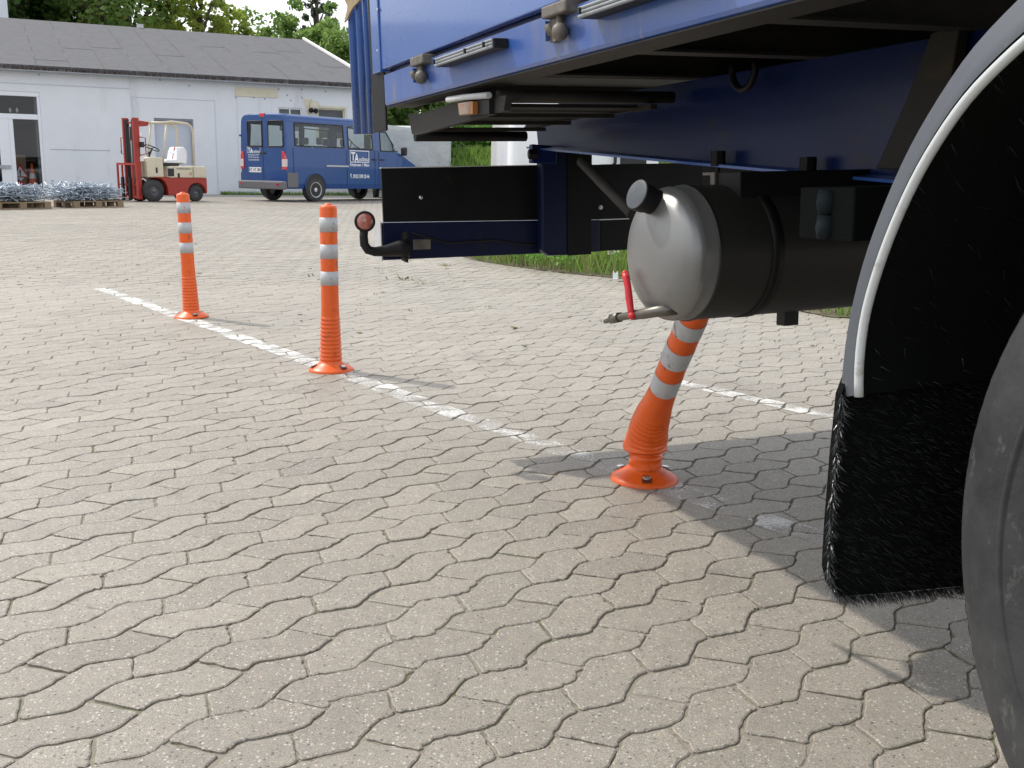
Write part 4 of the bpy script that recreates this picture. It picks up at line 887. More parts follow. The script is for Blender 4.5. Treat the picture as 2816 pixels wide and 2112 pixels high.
# ================================================================ FORKLIFT  (x forward, y left = towards us)
fk0 = G(426, 555); hF = 228.; e_ = np.array([math.cos(math.radians(hF)), math.sin(math.radians(hF)), 0]); nF = np.array([-e_[1], e_[0], 0])
fk = empty('forklift', heading(fk0 - nF * .42, hF), 'old red and cream forklift with white cloth over its seat', 'forklift')
def fkw(x, y, r, wd, name='wheel'):
    m = MB(); m.lathe([(-wd / 2, r * .45), (-wd / 2, r * .9), (-wd / 2 + .03, r), (wd / 2 - .03, r), (wd / 2, r * .9), (wd / 2, r * .45)], (x, y, r), (0, 1, 0), 36)
    for k in range(22):
        t_ = 2 * math.pi * k / 22; c = np.array([x + r * .985 * math.cos(t_), y, r + r * .985 * math.sin(t_)]); m.sphere(c, .022, 6, (1, wd * 18, 1))
    w_ = m.build(name, M['tyre_far'], fk); m = MB(); sg_ = 1 if y > 0 else -1
    m.lathe([(0, 0), (.0, r * .18), (-.03 * sg_, r * .2), (-.05 * sg_, r * .4), (-.01 * sg_, r * .47)], (x, y + sg_ * (wd / 2 - .02), r), (0, 1, 0), 24); m.build('rim', M['vgrey'], w_)
for y in (.36, -.36): fkw(0, y, .285, .16); fkw(-1.22, y, .22, .13)
def arch(cx, r, z0, n=10): return [(cx + r * math.cos(t_), z0 + r * math.sin(t_)) for t_ in np.linspace(0, math.pi, n)]
prof = [(.12, .62), (-.02, .62), (-.20, .585), (-.30, .50), (-.36, .36), (-.38, .16), (-.95, .16), (-.95, .24)] + [(-1.22 + .27 * math.cos(t_), .22 + .27 * math.sin(t_)) for t_ in np.linspace(0.1, math.pi - .1, 9)] + [(-1.50, .20), (-1.53, .24), (-1.53, .62)]
m = MB(); m.prism([(x, -.47, z) for x, z in prof], (0, .94, 0)); m.build('lower_body', M['fred'], fk, bevel=.02)
m = MB(); m.box((-.95, -.25, .16), (.1, .25, .5)); m.build('frame', M['tdark'], fk)
cow = [(.16, .621), (-.30, .621), (-.30, 1.13), (-.05, 1.15), (.12, 1.13), (.17, 1.05)]; m = MB(); m.prism([(x, -.42, z) for x, z in cow], (0, .84, 0)); m.build('front_cowl', M['fcream'], fk, bevel=.03)
m = MB(); m.box((-1.14, -.44, .621), (-.58, .44, .925)); m.box((-.58, -.44, .621), (-.42, .44, .915)); m.build('engine_cover', M['fcream'], fk, bevel=.02)
m = MB(); m.prism([(x, -.47, z) for x, z in ((-1.15, .621), (-1.15, .935), (-1.47, .93), (-1.53, .86), (-1.535, .621))], (0, .94, 0)); m.build('counterweight', M['fcream'], fk, bevel=.03)
m = MB(); m.box((-.575, .4405, .66), (-.40, .446, .86)); m.box((-.74, .4405, .63), (-.68, .446, .74)); m.box((-.12, .4205, .74), (-.07, .43, .88)); m.build('vents', M['black'], fk)
m = MB(); m.box((-.85, -.26, .926), (-.40, .26, 1.00)); m.build('seat_pan', M['black'], fk, bevel=.02)
m = MB(); cl = [(-.38, 1.001), (-.38, 1.06), (-.55, 1.09), (-.78, 1.10), (-.82, 1.30), (-.88, 1.42), (-1.0, 1.43), (-1.08, 1.34), (-1.10, 1.20), (-1.06, .97), (-.92, 1.001)]
m.prism([(x, -.27, z) for x, z in cl], (0, .54, 0)); o = m.build('seat_cloth', M['sheet'], fk, bevel=.04)
m = MB(); m.prism([(x, .03, z) for x, z in ((-.775, 1.112), (-.79, 1.12), (-.865, 1.435), (-.85, 1.41))], (0, .03, 0)); m.build('cloth_stripe', M['signred'], fk)
# overhead guard
for y in (.40, -.40):
    m = MB(); m.tube([(-.29, y, 1.0), (-.45, y, 1.99)], .028, 8); m.build('guard_post', M['fcream'], fk)
    m = MB(); m.tube([(-1.20, y, .93), (-1.21, y, 1.80), (-1.17, y, 1.95), (-1.05, y, 2.03), (-.6, y, 2.06), (-.40, y, 2.03), (.0, y, 2.0)], .030, 8); m.build('guard_hoop', M['fcream'], fk)
m = MB()
for x in (0, -.42, -.6, -.75, -.9, -1.05): m.tube([(x, -.40, 2.03), (x, .40, 2.03)], .016, 8)
m.build('guard_bars', M['fcream'], fk)
# mast
for y in (.26, -.26):
    m = MB(); m.box((.26, y - .035, .06), (.42, y + .035, 2.12)); m.build('mast_channel', M['fred'], fk, bevel=.006)
    m = MB(); m.box((.30, y * .66 - .03, .08), (.40, y * .66 + .03, 2.08)); m.build('inner_mast', M['black'], fk)
m = MB(); m.tube([(.35, 0, .2), (.35, 0, 1.9)], .032, 10); m.build('lift_cylinder', M['black'], fk)
m = MB(); m.tube([(.38, .07, .5), (.38, .07, 1.55)], .010, 8); m.build('piston_rod', M['lgrey'], fk)
m = MB(); m.box((.24, -.30, 1.98), (.36, .30, 2.02)); m.box((.28, -.29, .10), (.36, .29, .45)); m.build('mast_cross_bars', M['fred'], fk)
m = MB(); m.prism([(x, .30, z) for x, z in ((.26, 1.90), (.06, 1.92), (.01, 1.97), (.02, 2.03), (.26, 2.05))], (0, .03, 0)); m.build('mast_ear', M['fred'], fk)
m = MB(); m.box((.20, .30, 1.38), (.275, .40, 1.52)); m.build('work_light', M['black'], fk); 
for y in (.34, -.34): m = MB(); m.tube([(.30, y, 1.64), (.16 if y > 0 else .42, y * 1.15, 1.62), (.16 if y > 0 else .42, y * 1.15, 1.22), (.30, y, 1.18)], .014, 8); m.build('mirror_bracket', M['fred'], fk)
m = MB(); m.box((.18, .296, 1.03), (.28, .300, 1.15)); m.box((.20, .296, 1.67), (.25, .300, 1.76)); m.build('decals', M['white'], fk)
# carriage
m = MB()
for z in (.10, .93): m.box((.48, -.52, z), (.52, .52, z + .055))
for y in (-.52, -.28, .24, .47): m.box((.481, y, .156), (.519, y + .05, .929))
m.box((.47, -.46, .42), (.50, .46, .45)); m.build('load_backrest', M['fred'], fk)
for y in (-.22, .14):
    m = MB(); m.box((.525, y, .04), (.57, y + .11, .62)); m.box((.571, y, .03), (1.05, y + .11, .06)); m.build('fork', M['tdark'], fk)
# steering wheel
m = MB(); c = np.array([-.20, .05, 1.38]); ax_ = np.array([-.45, 0, 1]); ax_ /= np.linalg.norm(ax_); a_ = np.array([0, 1., 0]); b_ = np.cross(ax_, a_)
m.tube([c + .19 * (math.cos(t_) * a_ + math.sin(t_) * b_) for t_ in np.linspace(0, 2 * math.pi, 25)], .014, 8, cap=False); m.tube([c - .19 * a_, c, c + .19 * a_], .009, 6); m.tube([c, c - ax_ * .30], .028, 8); m.build('steering_wheel', M['black'], fk)
m = MB(); m.tube([(0, .3, 1.12), (.05, .3, 1.28)], .012, 6); m.tube([(.02, .15, 1.2), (-.15, .1, 1.32)], .009, 6); m.build('levers', M['black'], fk)
m = MB(); put_text(m, 'NISSAN', (-.66, .4415, .835), (-1, 0, 0), (0, 0, 1), .045, .40); m.build('maker_lettering', M['black'], fk)
m = MB(); put_text(m, '15', (-1.02, .4415, .69), (-1, 0, 0), (0, 0, 1), .075, .08); m.build('number_lettering', M['signred'], fk)

# ================================================================ BLUE VAN (x forward, y left, right side towards us)
hV = 54.; ev = np.array([math.cos(math.radians(hV)), math.sin(math.radians(hV)), 0]); nv = np.array([-ev[1], ev[0], 0])
VW = .965
van = empty('passenger_van', heading(G(868, 555) + nv * (VW - .02), hV), 'blue passenger van with white lettering parked beside the white hall', 'van')
# body loft: cross-sections along x
xs = [-1.05, -.99, -.72, 1.16, 1.32, 2.34, 2.48, 2.66, 2.95, 3.35, 3.62, 3.95, 4.3, 4.52, 4.60]
def topz(x): return float(np.interp(x, [-1.05, -.99, 2.66, 2.95, 3.35, 3.62, 3.95, 4.3, 4.52, 4.6], [2.36, 2.40, 2.39, 2.20, 1.74, 1.42, 1.27, 1.12, .95, .70]))
def sect(x):
    w_ = VW * float(np.interp(x, [-1.05, -.99, 3.6, 4.3, 4.52, 4.6], [.965, .99, 1, .94, .82, .7])); zt = topz(x); zb = 1.50 if x < 2.5 else 1.47
    zb = min(zb, zt - .04); zw = min(2.16 if x < 2.4 else float(np.interp(x, [2.4, 2.66, 2.95, 3.35, 3.62], [2.1, 2.06, 2.05, 1.70, 1.46])), zt - .02)
    k = 1 if x < 2.9 else float(np.interp(x, [2.9, 3.6], [1, .85]))
    return [(w_ * .97, .36), (w_, .50), (w_ * 1.0, .95), (w_ * .985, zb), (w_ * .94 * k, zw), (w_ * .92 * k, min(zt, zw + (zt - zw) * .5)), (w_ * .84 * k, zt - .03), (w_ * .45 * k, zt), (0, zt + .005)]
S_ = [sect(x) for x in xs]
win = {(-.72, 1.16), (1.32, 2.34), (2.66, 2.95), (2.95, 3.35), (3.35, 3.62)}
m = MB(); gl = MB()
for side in (-1, 1):
    for i in range(len(xs) - 1):
        for j in range(8):
            a, b = S_[i], S_[i + 1]
            q = [(xs[i], side * a[j][0], a[j][1]), (xs[i + 1], side * b[j][0], b[j][1]), (xs[i + 1], side * b[j + 1][0], b[j + 1][1]), (xs[i], side * a[j + 1][0], a[j + 1][1])]
            isw = j == 3 and (xs[i], xs[i + 1]) in win
            isws = j >= 4 and 2.95 <= (xs[i] + xs[i + 1]) / 2 <= 3.62
            if isw or isws: gl.add(q, [(0, 1, 2, 3)], True)
            elif j == 2 and False: pass
            else: m.add(q, [(0, 1, 2, 3)], j > 3)
# underside and front
a = S_[-1]; m.add([(4.60, s * p[0], p[1]) for s in (1,) for p in a] + [(4.60, -p[0], p[1]) for p in a[::-1]], [tuple(range(18))])
m.add([(-1.05, -.93, .36), (4.6, -.7, .36), (4.6, .7, .36), (-1.05, .93, .36)], [(0, 1, 2, 3)])
# rear wall with two window holes (local: y from right -> left)
a = S_[0]; xr = -1.05
ys = [-.93, -.80, -.25, .06, .66, .80]
ys = [-.931, -.84, -.24, .02, .62, .931]; zs_ = [.36, 1.50, 2.19]
for i in range(5):
    for j in range(2):
        if j == 1 and i in (1, 3): continue
        y0, y1, z0, z1 = ys[i], ys[i + 1], zs_[j], zs_[j + 1]
        def lim(y, z): k = 1 - .045 * max(0, (z - 1.5) / .69); return np.clip(y, -.931 * k, .931 * k)
        m.add([(xr, lim(y0, z0), z0), (xr, lim(y1, z0), z0), (xr, lim(y1, z1), z1), (xr, lim(y0, z1), z1)], [(0, 1, 2, 3)])
m.add([(xr, -.888, 2.19), (xr, .888, 2.19), (xr, .86, 2.27), (xr, .79, 2.33), (xr, .42, 2.36), (xr, -.42, 2.36), (xr, -.79, 2.33), (xr, -.86, 2.27)], [(0, 1, 2, 3, 4, 5, 6, 7)])
body = m.build('body', M['vblue'], van)
gl.build('side_glass', M['vglass'], van)
for y0, y1 in ((-.84, -.24), (.02, .62)):
    m = MB(); m.add([(xr - .004, y0, 1.50), (xr - .004, y1, 1.50), (xr - .004, y1, 2.19), (xr - .004, y0, 2.19)], [(0, 1, 2, 3)]); rw = m.build('rear_window', M['vglass'], van)
    m = MB(); m.tube([(xr - .01, y0 + .03, 1.50), (xr - .01, y1 - .03, 1.50), (xr - .01, y1, 1.53), (xr - .01, y1, 2.16), (xr - .01, y1 - .03, 2.19), (xr - .01, y0 + .03, 2.19), (xr - .01, y0, 2.16), (xr - .01, y0, 1.53), (xr - .01, y0 + .03, 1.50)], .016, 6); m.build('window_seal', M['black'], rw)
def ys_(x, z):
    s = sect(x); zz_ = [p[1] for p in s]; return float(np.interp(z, zz_[:7], [p[0] for p in s[:7]]))
for side in (-1, 1):
    for pts in ([(-.72, 1.53), (-.70, 2.15), (1.14, 2.15), (1.16, 1.53), (-.72, 1.53)], [(1.33, 1.52), (1.33, 2.10), (2.32, 2.06), (2.34, 1.50), (1.33, 1.52)], [(2.68, 1.48), (2.68, 2.03), (2.95, 2.04), (3.58, 1.48), (2.68, 1.48)], [(3.25, 1.49), (3.26, 1.76)]):
        m = MB(); dens = []
        for (xa, za), (xb, zb) in zip(pts[:-1], pts[1:]):
            for k in range(6): u = k / 6; dens.append((xa + (xb - xa) * u, za + (zb - za) * u))
        dens.append(pts[-1]); m.tube([(x, side * (ys_(x, z) + .004), z) for x, z in dens], .017, 6); m.build('window_seal', M['black'], body)
# wheel arches and wheels
for x in (0., 3.56):
    for side in (-1, 1):
        m = MB(); m.lathe([(0, .0), (0, .385)], (x, side * (VW + .003), .40), (0, 1, 0), 32); m.build('wheel_arch', M['black'], body)
        m = MB(); yy = side * (VW + .012)
        m.tube([(x + .395 * math.cos(t_), side * (VW + .006), .40 + .395 * math.sin(t_)) for t_ in np.linspace(-.1, math.pi + .1, 20)], .014, 6); m.build('arch_lip', M['vblue'], body)
        m = MB(); y0 = side * (VW - .21); y1 = side * (VW + .008); r = .335
        m.lathe([(0, r * .6), (0, r * .93), (.02 * side, r), ((y1 - y0) - .02 * side, r), ((y1 - y0), r * .93), ((y1 - y0), r * .62)], (x, y0, r), (0, 1, 0), 40); wl = m.build('wheel', M['tyre_far'], van)
        m = MB(); m.lathe([(0, 0), (0, .05), (-.02 * side, .07), (-.01 * side, .11), (-.045 * side, .15), (-.04 * side, .185), (.0, .20), (0, .215)], (x, y1 + .002 * side, r), (0, 1, 0), 32); rm = m.build('rim', M['rim'], wl)
        m = MB()
        for k in range(10): t_ = 2 * math.pi * k / 10; m.sphere((x + .150 * math.cos(t_), y1 - .034 * side, r + .150 * math.sin(t_)), .014, 8, (1, .8, 1))
        m.build('rim_holes', M['black'], rm)
# rear details
m = MB(); m.prism([(x, y, .0) for x, y in ((-1.06, -.985), (-1.06, .985), (-1.20, .93), (-1.22, .80), (-1.22, -.80), (-1.20, -.93))], (0, 0, .23)); o = m.build('rear_bumper', M['vgrey'], van, bevel=.04); o.location = (0, 0, .34)
for s in (-1, 1):
    m = MB(); m.box((-1.045, s * .975 - .012, .40), (-.66, s * .975 + .012, .80 if s < 0 else .80)); m.build('bumper_corner', M['vgrey'], van, bevel=.01)
    m = MB(); m.prism([(xr - .03, s * y, z) for y, z in ((.80, .88), (.94, .88), (.94, 1.12), (.925, 1.28), (.88, 1.36), (.80, 1.38))], (.12, 0, 0)); tl_ = m.build('tail_light', M['vred'], van, bevel=.01)
    m = MB(); m.prism([(xr - .034, s * y, z) for y, z in ((.805, .96), (.945, .96), (.945, 1.16), (.805, 1.16))], (.10, 0, 0)); m.build('clear_lens', M['vclear'], tl_)
    m = MB(); m.box((-1.235, s * .76 - .05, .46), (-1.2, s * .76 + .05, .50)); m.build('reflector', M['vred'], van)
    m = MB(); m.box((xr - .03, s * .92 - .04, 1.78), (xr + .05, s * .92 + .04, 1.83)); m.build('door_hinge', M['vblue'], van)
m = MB(); m.box((xr - .02, -.10, 2.30), (xr + .06, .08, 2.40)); m.build('brake_light', M['vred'], van, bevel=.01)
m = MB(); m.box((xr - .004, -.014, .55), (xr - .001, .004, 2.30)); m.box((xr - .004, -.88, 1.475), (xr - .001, .88, 1.485)); m.build('door_gap', M['black'], body)
m = MB(); m.box((xr - .03, -.11, 1.30), (xr - .001, .10, 1.345)); m.build('rear_handle', M['black'], van, bevel=.005)
yl = lambda q: q - VW
m = MB(); m.box((xr - .012, .09, .795), (xr - .002, .63, .935)); npl = m.build('number_plate', M['white'], van)
m = MB(); put_text(m, 'KT AT 580', (xr - .0135, .575, .825), (0, -1, 0), (0, 0, 1), .085, .47); m.build('plate_characters', M['black'], npl)
m = MB(); m.box((xr - .0128, .585, .797), (xr - .0121, .628, .933)); m.build('plate_band', M['tblue'], npl)
lg = MB()
def rect_frame(mb, o_, ux, uy, w_, h_, t_):
    o_ = np.array(o_, float); ux = np.array(ux, float); uy = np.array(uy, float)
    for (a, b, c, d) in ((0, w_, 0, t_), (0, w_, h_ - t_, h_), (0, t_, t_, h_ - t_), (w_ - t_, w_, t_, h_ - t_)):
        mb.add([o_ + ux * a + uy * c, o_ + ux * b + uy * c, o_ + ux * b + uy * d, o_ + ux * a + uy * d], [(0, 1, 2, 3)])
def tausbau(mb, o_, ux, uy, w_, h_):
    o_ = np.array(o_, float); ux = np.array(ux, float); uy = np.array(uy, float)
    rect_frame(mb, o_, ux, uy, w_, h_, h_ * .06)
    n_ = np.cross(ux, uy) * .002
    put_text(mb, 'T', o_ + ux * w_ * .06 + uy * h_ * .16 + n_, ux, uy, h_ * .70, w_ * .21, .03)
    put_text(mb, 'A', o_ + ux * w_ * .22 + uy * h_ * .0 + n_, ux, uy, h_ * .74, w_ * .24, .03)
    put_text(mb, 'usbau', o_ + ux * w_ * .47 + uy * h_ * .12 + n_, ux, uy, h_ * .36, w_ * .48, .01)
yS = -(VW + .006)
tausbau(lg, (1.36, yS, 1.12), (1, 0, 0), (0, 0, 1), .80, .345)
put_text(lg, 'Kitzingen / Main', (1.36, yS - .001, .985), (1, 0, 0), (0, 0, 1), .115, .80, .02)
put_text(lg, '09321/390 28 46', (1.48, yS - .001, .665), (1, 0, 0), (0, 0, 1), .115, .68, .02)
lg.tube([(1.44, yS, .67), (1.385, yS, .70), (1.375, yS, .75), (1.42, yS, .785)], .013, 6)
tausbau(lg, (xr - .008, .66, 1.325), (0, -1, 0), (0, 0, 1), .56, .17)
for k, (tx_, w_) in enumerate((('Innenausbau GmbH', .46), ('97318 Kitzingen', .46), ('Tel. 09321/390 28 46', .46))):
    put_text(lg, tx_, (xr - .008, .62, 1.255 - k * .07), (0, -1, 0), (0, 0, 1), .042, w_, .01)
lg.build('company_lettering', M['logo'], van)
m = MB(); m.box((.42, -(VW + .02), .985), (1.30, -(VW + .004), 1.025)); m.build('door_track', M['lgrey'], van)
m = MB()
for x in (-.80, 1.245, 2.41, 2.58): m.box((x, -(VW + .0035), .42), (x + .012, -(VW + .0005), 1.47))
for x in (2.30, 2.66): m.box((x, -(VW + .03), 1.20), (x + .16, -(VW + .003), 1.235))
m.build('door_gaps', M['black'], body)
for s in (-1, 1):
    m = MB(); m.box((3.60, s * 1.02 - .09, 1.36), (3.72, s * 1.02 + .11, 1.62)); m.build('wing_mirror', M['black'], van, bevel=.04)
# interior
for x, yy in ((.55, -.5), (.55, .1), (.55, .55), (1.55, -.45), (1.55, .3), (2.5, -.5), (2.5, .5)):
    m = MB(); m.box((x, yy - .22, .9), (x + .14, yy + .22, 1.56)); m.box((x + .03, yy - .12, 1.60), (x + .12, yy + .12, 1.80)); m.build('seat', M['seat'], van, bevel=.04)
m = MB(); m.box((-1.0, -.9, .5), (3.4, .9, .55)); m.build('van_floor', M['black'], van)

# ================================================================ TARPED TRAILER, WHITE VAN BEHIND
tx0 = np.array([-4.75, 34.4, 0]); tr = empty('covered_trailer', heading(tx0, 2), 'trailer covered with a slack grey tarpaulin beyond the blue van', 'trailer')
nx, nz_ = 24, 12; W_, H_, Dp = 2.60, 1.78, 2.4; V = []; F = []
per = [(0, 0)] + [(W_ * k / nx, 0) for k in range(1, nx + 1)] + [(W_, Dp * k / nx) for k in range(1, nx + 1)] + [(W_ - W_ * k / nx, Dp) for k in range(1, nx + 1)] + [(0, Dp - Dp * k / nx) for k in range(1, nx)]
npz = len(per)
for j in range(nz_ + 1):
    z = .55 + H_ * j / nz_
    for k, (x, y) in enumerate(per):
        w_ = .045 * math.sin(x * 6 + z * 4 + y) + .03 * math.sin(x * 11 - z * 7); cx_, cy_ = x - W_ / 2, y - Dp / 2; q = 1 + w_ * .35 * (1 - (j / nz_) * .6)
        V.append((W_ / 2 + cx_ * (1 + w_ * .1), Dp / 2 + cy_ * q, z + (.05 * math.sin(x * 2.5 + 1) if j == nz_ else 0)))
for j in range(nz_):
    for k in range(npz): F.append((j * npz + k, j * npz + (k + 1) % npz, (j + 1) * npz + (k + 1) % npz, (j + 1) * npz + k))
F.append(tuple(range(nz_ * npz, (nz_ + 1) * npz)))
m = MB(); m.add(V, F, True); m.build('tarpaulin', M['tarp'], tr)
m = MB(); m.box((.05, .05, .40), (W_ - .05, Dp - .05, .55)); m.build('trailer_bed', M['vgrey'], tr)
for x in (-.02, W_ + .02): m = MB(); m.lathe([(-.09, .15), (-.09, .30), (.09, .30), (.09, .15)], (x, 1.7, .30), (1, 0, 0), 24); m.build('wheel', M['tyre_far'], tr)
wv0 = onplane(1395, 560, np.array([0, 13., 0]), np.array([0, 1., 0])); wv = empty('white_van', heading((wv0[0], 13., 0), 4), 'white van standing beyond the truck underrun bar', 'van')
m = MB(); sec = []
for cx_, cy_, a0 in ((.16, .16, math.pi), (1.76, .16, 1.5 * math.pi), (1.76, 4.6, 0), (.16, 4.6, .5 * math.pi)):
    for k in range(7): t_ = a0 + k / 6 * math.pi / 2; sec.append((cx_ + .16 * math.cos(t_), cy_ + .16 * math.sin(t_)))
n_ = len(sec); V = []; F = []
for z, ins in ((.32, .02), (.6, 0), (1.3, 0), (1.9, .03), (2.1, .08), (2.16, .2)):
    for x, y in sec: V.append((.96 + (x - .96) * (1 - ins), 2.4 + (y - 2.4) * (1 - ins * .4), z))
for j in range(5):
    for k in range(n_): F.append((j * n_ + k, j * n_ + (k + 1) % n_, (j + 1) * n_ + (k + 1) % n_, (j + 1) * n_ + k))
F.append(tuple(range(5 * n_, 6 * n_))); F.append(tuple(range(n_))[::-1]); m.add(V, F, True); m.build('body', M['vwhite'], wv)
m = MB(); m.box((.15, -.10, .36), (1.77, -.005, .58)); m.build('rear_bumper', M['vgrey'], wv, bevel=.02)
q = onplane(1683, 425, np.array([0, 12.97, 0]), np.array([0, 1., 0]))[0] - wv0[0]
m = MB(); m.tube([(q, -.02, .95), (q + .05, -.05, 1.05), (q + .05, -.05, 1.25), (q, -.02, 1.35)], .022, 8); m.build('door_handle', M['black'], wv)
m = MB(); m.box((q + .12, -.012, 1.02), (q + .45, -.001, 1.16)); m.build('number_plate_recess', M['black'], wv)
for x in (.12, 1.8):
    for y in (.9, 4.0): m = MB(); m.lathe([(-.11, .18), (-.11, .33), (.11, .33), (.11, .18)], (x, y, .33), (1, 0, 0), 24); m.build('wheel', M['tyre_far'], wv)

# ================================================================ PLANTS
def leafcloud(centers, radii, n, size, rg_, squash=.8, aspect=1.6):
    centers = np.asarray(centers, float); radii = np.asarray(radii, float)
    idx = rg_.integers(0, len(centers), n); d = rg_.normal(size=(n, 3)); d /= np.linalg.norm(d, axis=1)[:, None]
    rr = rg_.random(n) ** .45; p = centers[idx] + d * (rr * radii[idx])[:, None] * np.array([1, 1, squash])
    nr = rg_.normal(size=(n, 3)) + np.array([0, 0, .6]); nr /= np.linalg.norm(nr, axis=1)[:, None]
    a = np.cross(nr, rg_.normal(size=(n, 3))); a /= np.linalg.norm(a, axis=1)[:, None]; b = np.cross(nr, a)
    s = size * (.6 + .8 * rg_.random(n))[:, None]
    return np.stack([p - a * s, p - b * s / aspect, p + a * s, p + b * s / aspect], 1).reshape(-1, 3)
def tree(x, d, h, r, mt, label, cat='tree', sparse=1., base=.25, seed=0, narrow=False, group='trees behind the hall', n=9000, size=.15):
    rg_ = np.random.default_rng(seed + 11); p0 = onplane(x, 500, np.array([0, d, 0]), np.array([0, 1., 0])); root = empty('tree', Matrix.Translation((p0[0], d, 0)), label, cat, group)
    m = MB(); tp = [(0, 0, 0), (.1 * r * .3, 0, h * .3), (0, .1, h * .6), (.05, 0, h * .92)]; m.tube(tp, [h * .022, h * .017, h * .011, .02], 10)
    cs = []; rs = []
    nl = 22 if not narrow else 14
    for k in range(nl):
        t_ = base + (1 - base) * (k + .5) / nl; an = k * 2.4 + rg_.normal(0, .4); rad = r * (math.sin(math.pi * min(1, (t_ - base) / (1 - base) * .82 + .14)) ** .7) * rg_.uniform(.55, 1.0)
        if narrow: rad = r * (1.05 - t_) * 1.3
        b = np.array([rad * math.cos(an), rad * math.sin(an), h * t_]); a = np.array([0, 0, h * max(.15, t_ - .18)])
        mid = (a + b) / 2 + np.array([0, 0, .05 * h]); m.tube([a, mid, b], [h * .007, h * .005, .02], 6)
        for q in range(5):
            u = rg_.uniform(.45, 1.1); c = a + (b - a) * u + rg_.normal(0, r * .16, 3); cs.append(c); rs.append(r * rg_.uniform(.16, .34) * (.6 if narrow else 1))
    m.build('trunk', M['bark'], root)
    o_ = big_mesh('crown', leafcloud(cs, rs, int(n * sparse), size, rg_), 4, mt, root); return root
TR = [(-60, 60, 16, 5.0, 'leafB', 'dark broad tree behind the tall white block at the left edge', 1.5), (85, 57, 15.5, 4.6, 'leafB', 'dense dark green tree above the left end of the hall roof', 1.8), (205, 60, 16.5, 5.0, 'leafB', 'dark green tree with shaded crown left of the thick trunk', 1.7),
      (300, 55, 16, 4.2, 'leafC', 'tall tree whose thick dark trunk shows above the roof', .9), (375, 58, 16, 3.0, 'leafA', 'yellow green tree above the middle of the hall roof', 1.1), (478, 60, 13.0, 2.2, 'leafA', 'airy yellow green tree with sky showing through its crown', .38),
      (570, 57, 12.0, 1.5, 'leafA', 'thin upright young tree right of the airy one', .28), (650, 60, 8.9, 2.2, 'leafA', 'low bushy yellow green tree just over the roof ridge', .8), (735, 62, 9.0, 2.1, 'leafC', 'loose low tree left of the ridge end', .35),
      (805, 60, 9.5, 2.2, 'leafC', 'round mid green tree above the end of the ridge', .7), (900, 58, 9.0, 2.1, 'leafC', 'mid green tree behind the white gable trim', .9), (965, 54, 7.8, 2.4, 'leafC', 'bushy tree half hidden by the truck stakes', .9),
      (1050, 50, 6.2, 2.4, 'leafA', 'light green tree behind the gable end of the hall', .9), (1140, 46, 5.4, 2.2, 'leafC', 'bushy green tree above the grey tarpaulin', 1.0), (1250, 48, 5.2, 2.3, 'leafC', 'green tree on the bank right of the tarpaulin', 1.0)]
for k, (x, d, h, r, mt, lb_, sp_) in enumerate(TR): tree(x, d, h, r, M[mt], lb_, seed=k, sparse=sp_ * 1.15, size=.15 if mt != 'leafB' else .17)
tree(880, 66, 14.5, 1.5, M['leafD'], 'tall narrow sparse conifer rising above the other trees', seed=77, narrow=True, sparse=.22, base=.3)
m = MB(); V = []; F = []
for i in range(17):
    for j in range(9):
        x = -2.1 + i * 1.6; y = 32 + j * 1.6; V.append((x, y, max(-.06, min(1.5, (y - 32.6) * .55)) * (1 + .06 * math.sin(x)) + .03 * math.sin(x * 3 + y)))
for i in range(16):
    for j in range(8): a = i * 9 + j; F.append((a, a + 9, a + 10, a + 1))
m.add(V, F, True); tag(m.build('bank', M['bank']), 'grassy bank rising beyond the yard', 'bank', kind='structure')
def blades(pts, hmin, hmax, w_, rg_, lean=.5):
    n = len(pts); h_ = rg_.uniform(hmin, hmax, n); a = rg_.random(n) * 2 * math.pi; ln = rg_.normal(0, lean, (n, 2)) * h_[:, None] * .6
    s = np.stack([np.cos(a), np.sin(a), np.zeros(n)], 1) * w_; top = pts + np.stack([ln[:, 0], ln[:, 1], h_], 1); mid = pts + np.stack([ln[:, 0] * .35, ln[:, 1] * .35, h_ * .55], 1)
    return np.stack([pts - s, pts + s, mid + s * .7, top, mid - s * .7], 1).reshape(-1, 3)
rg_ = np.random.default_rng(21)
def bankz(x, y): return np.clip((y - 32.6) * .55, -.03, 1.5)
n = 16000; x = rg_.uniform(-2.1, 8, n); y = rg_.uniform(32.5, 37, n); o = big_mesh('bank_grass', blades(np.stack([x, y, bankz(x, y)], 1), .12, .34, .02, rg_), 5, M['grass']); tag(o, 'long bright grass on the bank behind the white van', 'grass', kind='stuff')
hroot = None
for k, (x, y, r_) in enumerate([(-2.3, 37.2, .95), (-1.5, 37.0, .85), (-.7, 37.4, .9), (.1, 37.2, 1.0), (1.3, 37.4, .95), (2.7, 37.2, 1.0)]):
    cs = [np.array([x, y, bankz(x, y) + .45]) + rg_.normal(0, .4, 3) * np.array([1, 1, .5]) for _ in range(14)]
    root = empty('hedge_bush', Matrix.Translation((x, y, float(bankz(x, y)))), ['hedge bush on the bank at the tarpaulin edge', 'hedge bush second from the tarpaulin on the bank', 'hedge bush in the middle of the gap below the truck rack', 'hedge bush just left of the white van', 'hedge bush behind the white van', 'hedge bush farthest right behind the white van'][k], 'bush', 'hedge bushes on the bank')
    m = MB(); m.tube([(0, 0, 0), (0, 0, .5)], .05, 6); m.build('trunk', M['bark'], root)
    o = big_mesh('crown', leafcloud(np.array(cs) - np.array([x, y, float(bankz(x, y))]), [.5] * 14, 4200, .075, rg_), 4, M['hedge'], root)
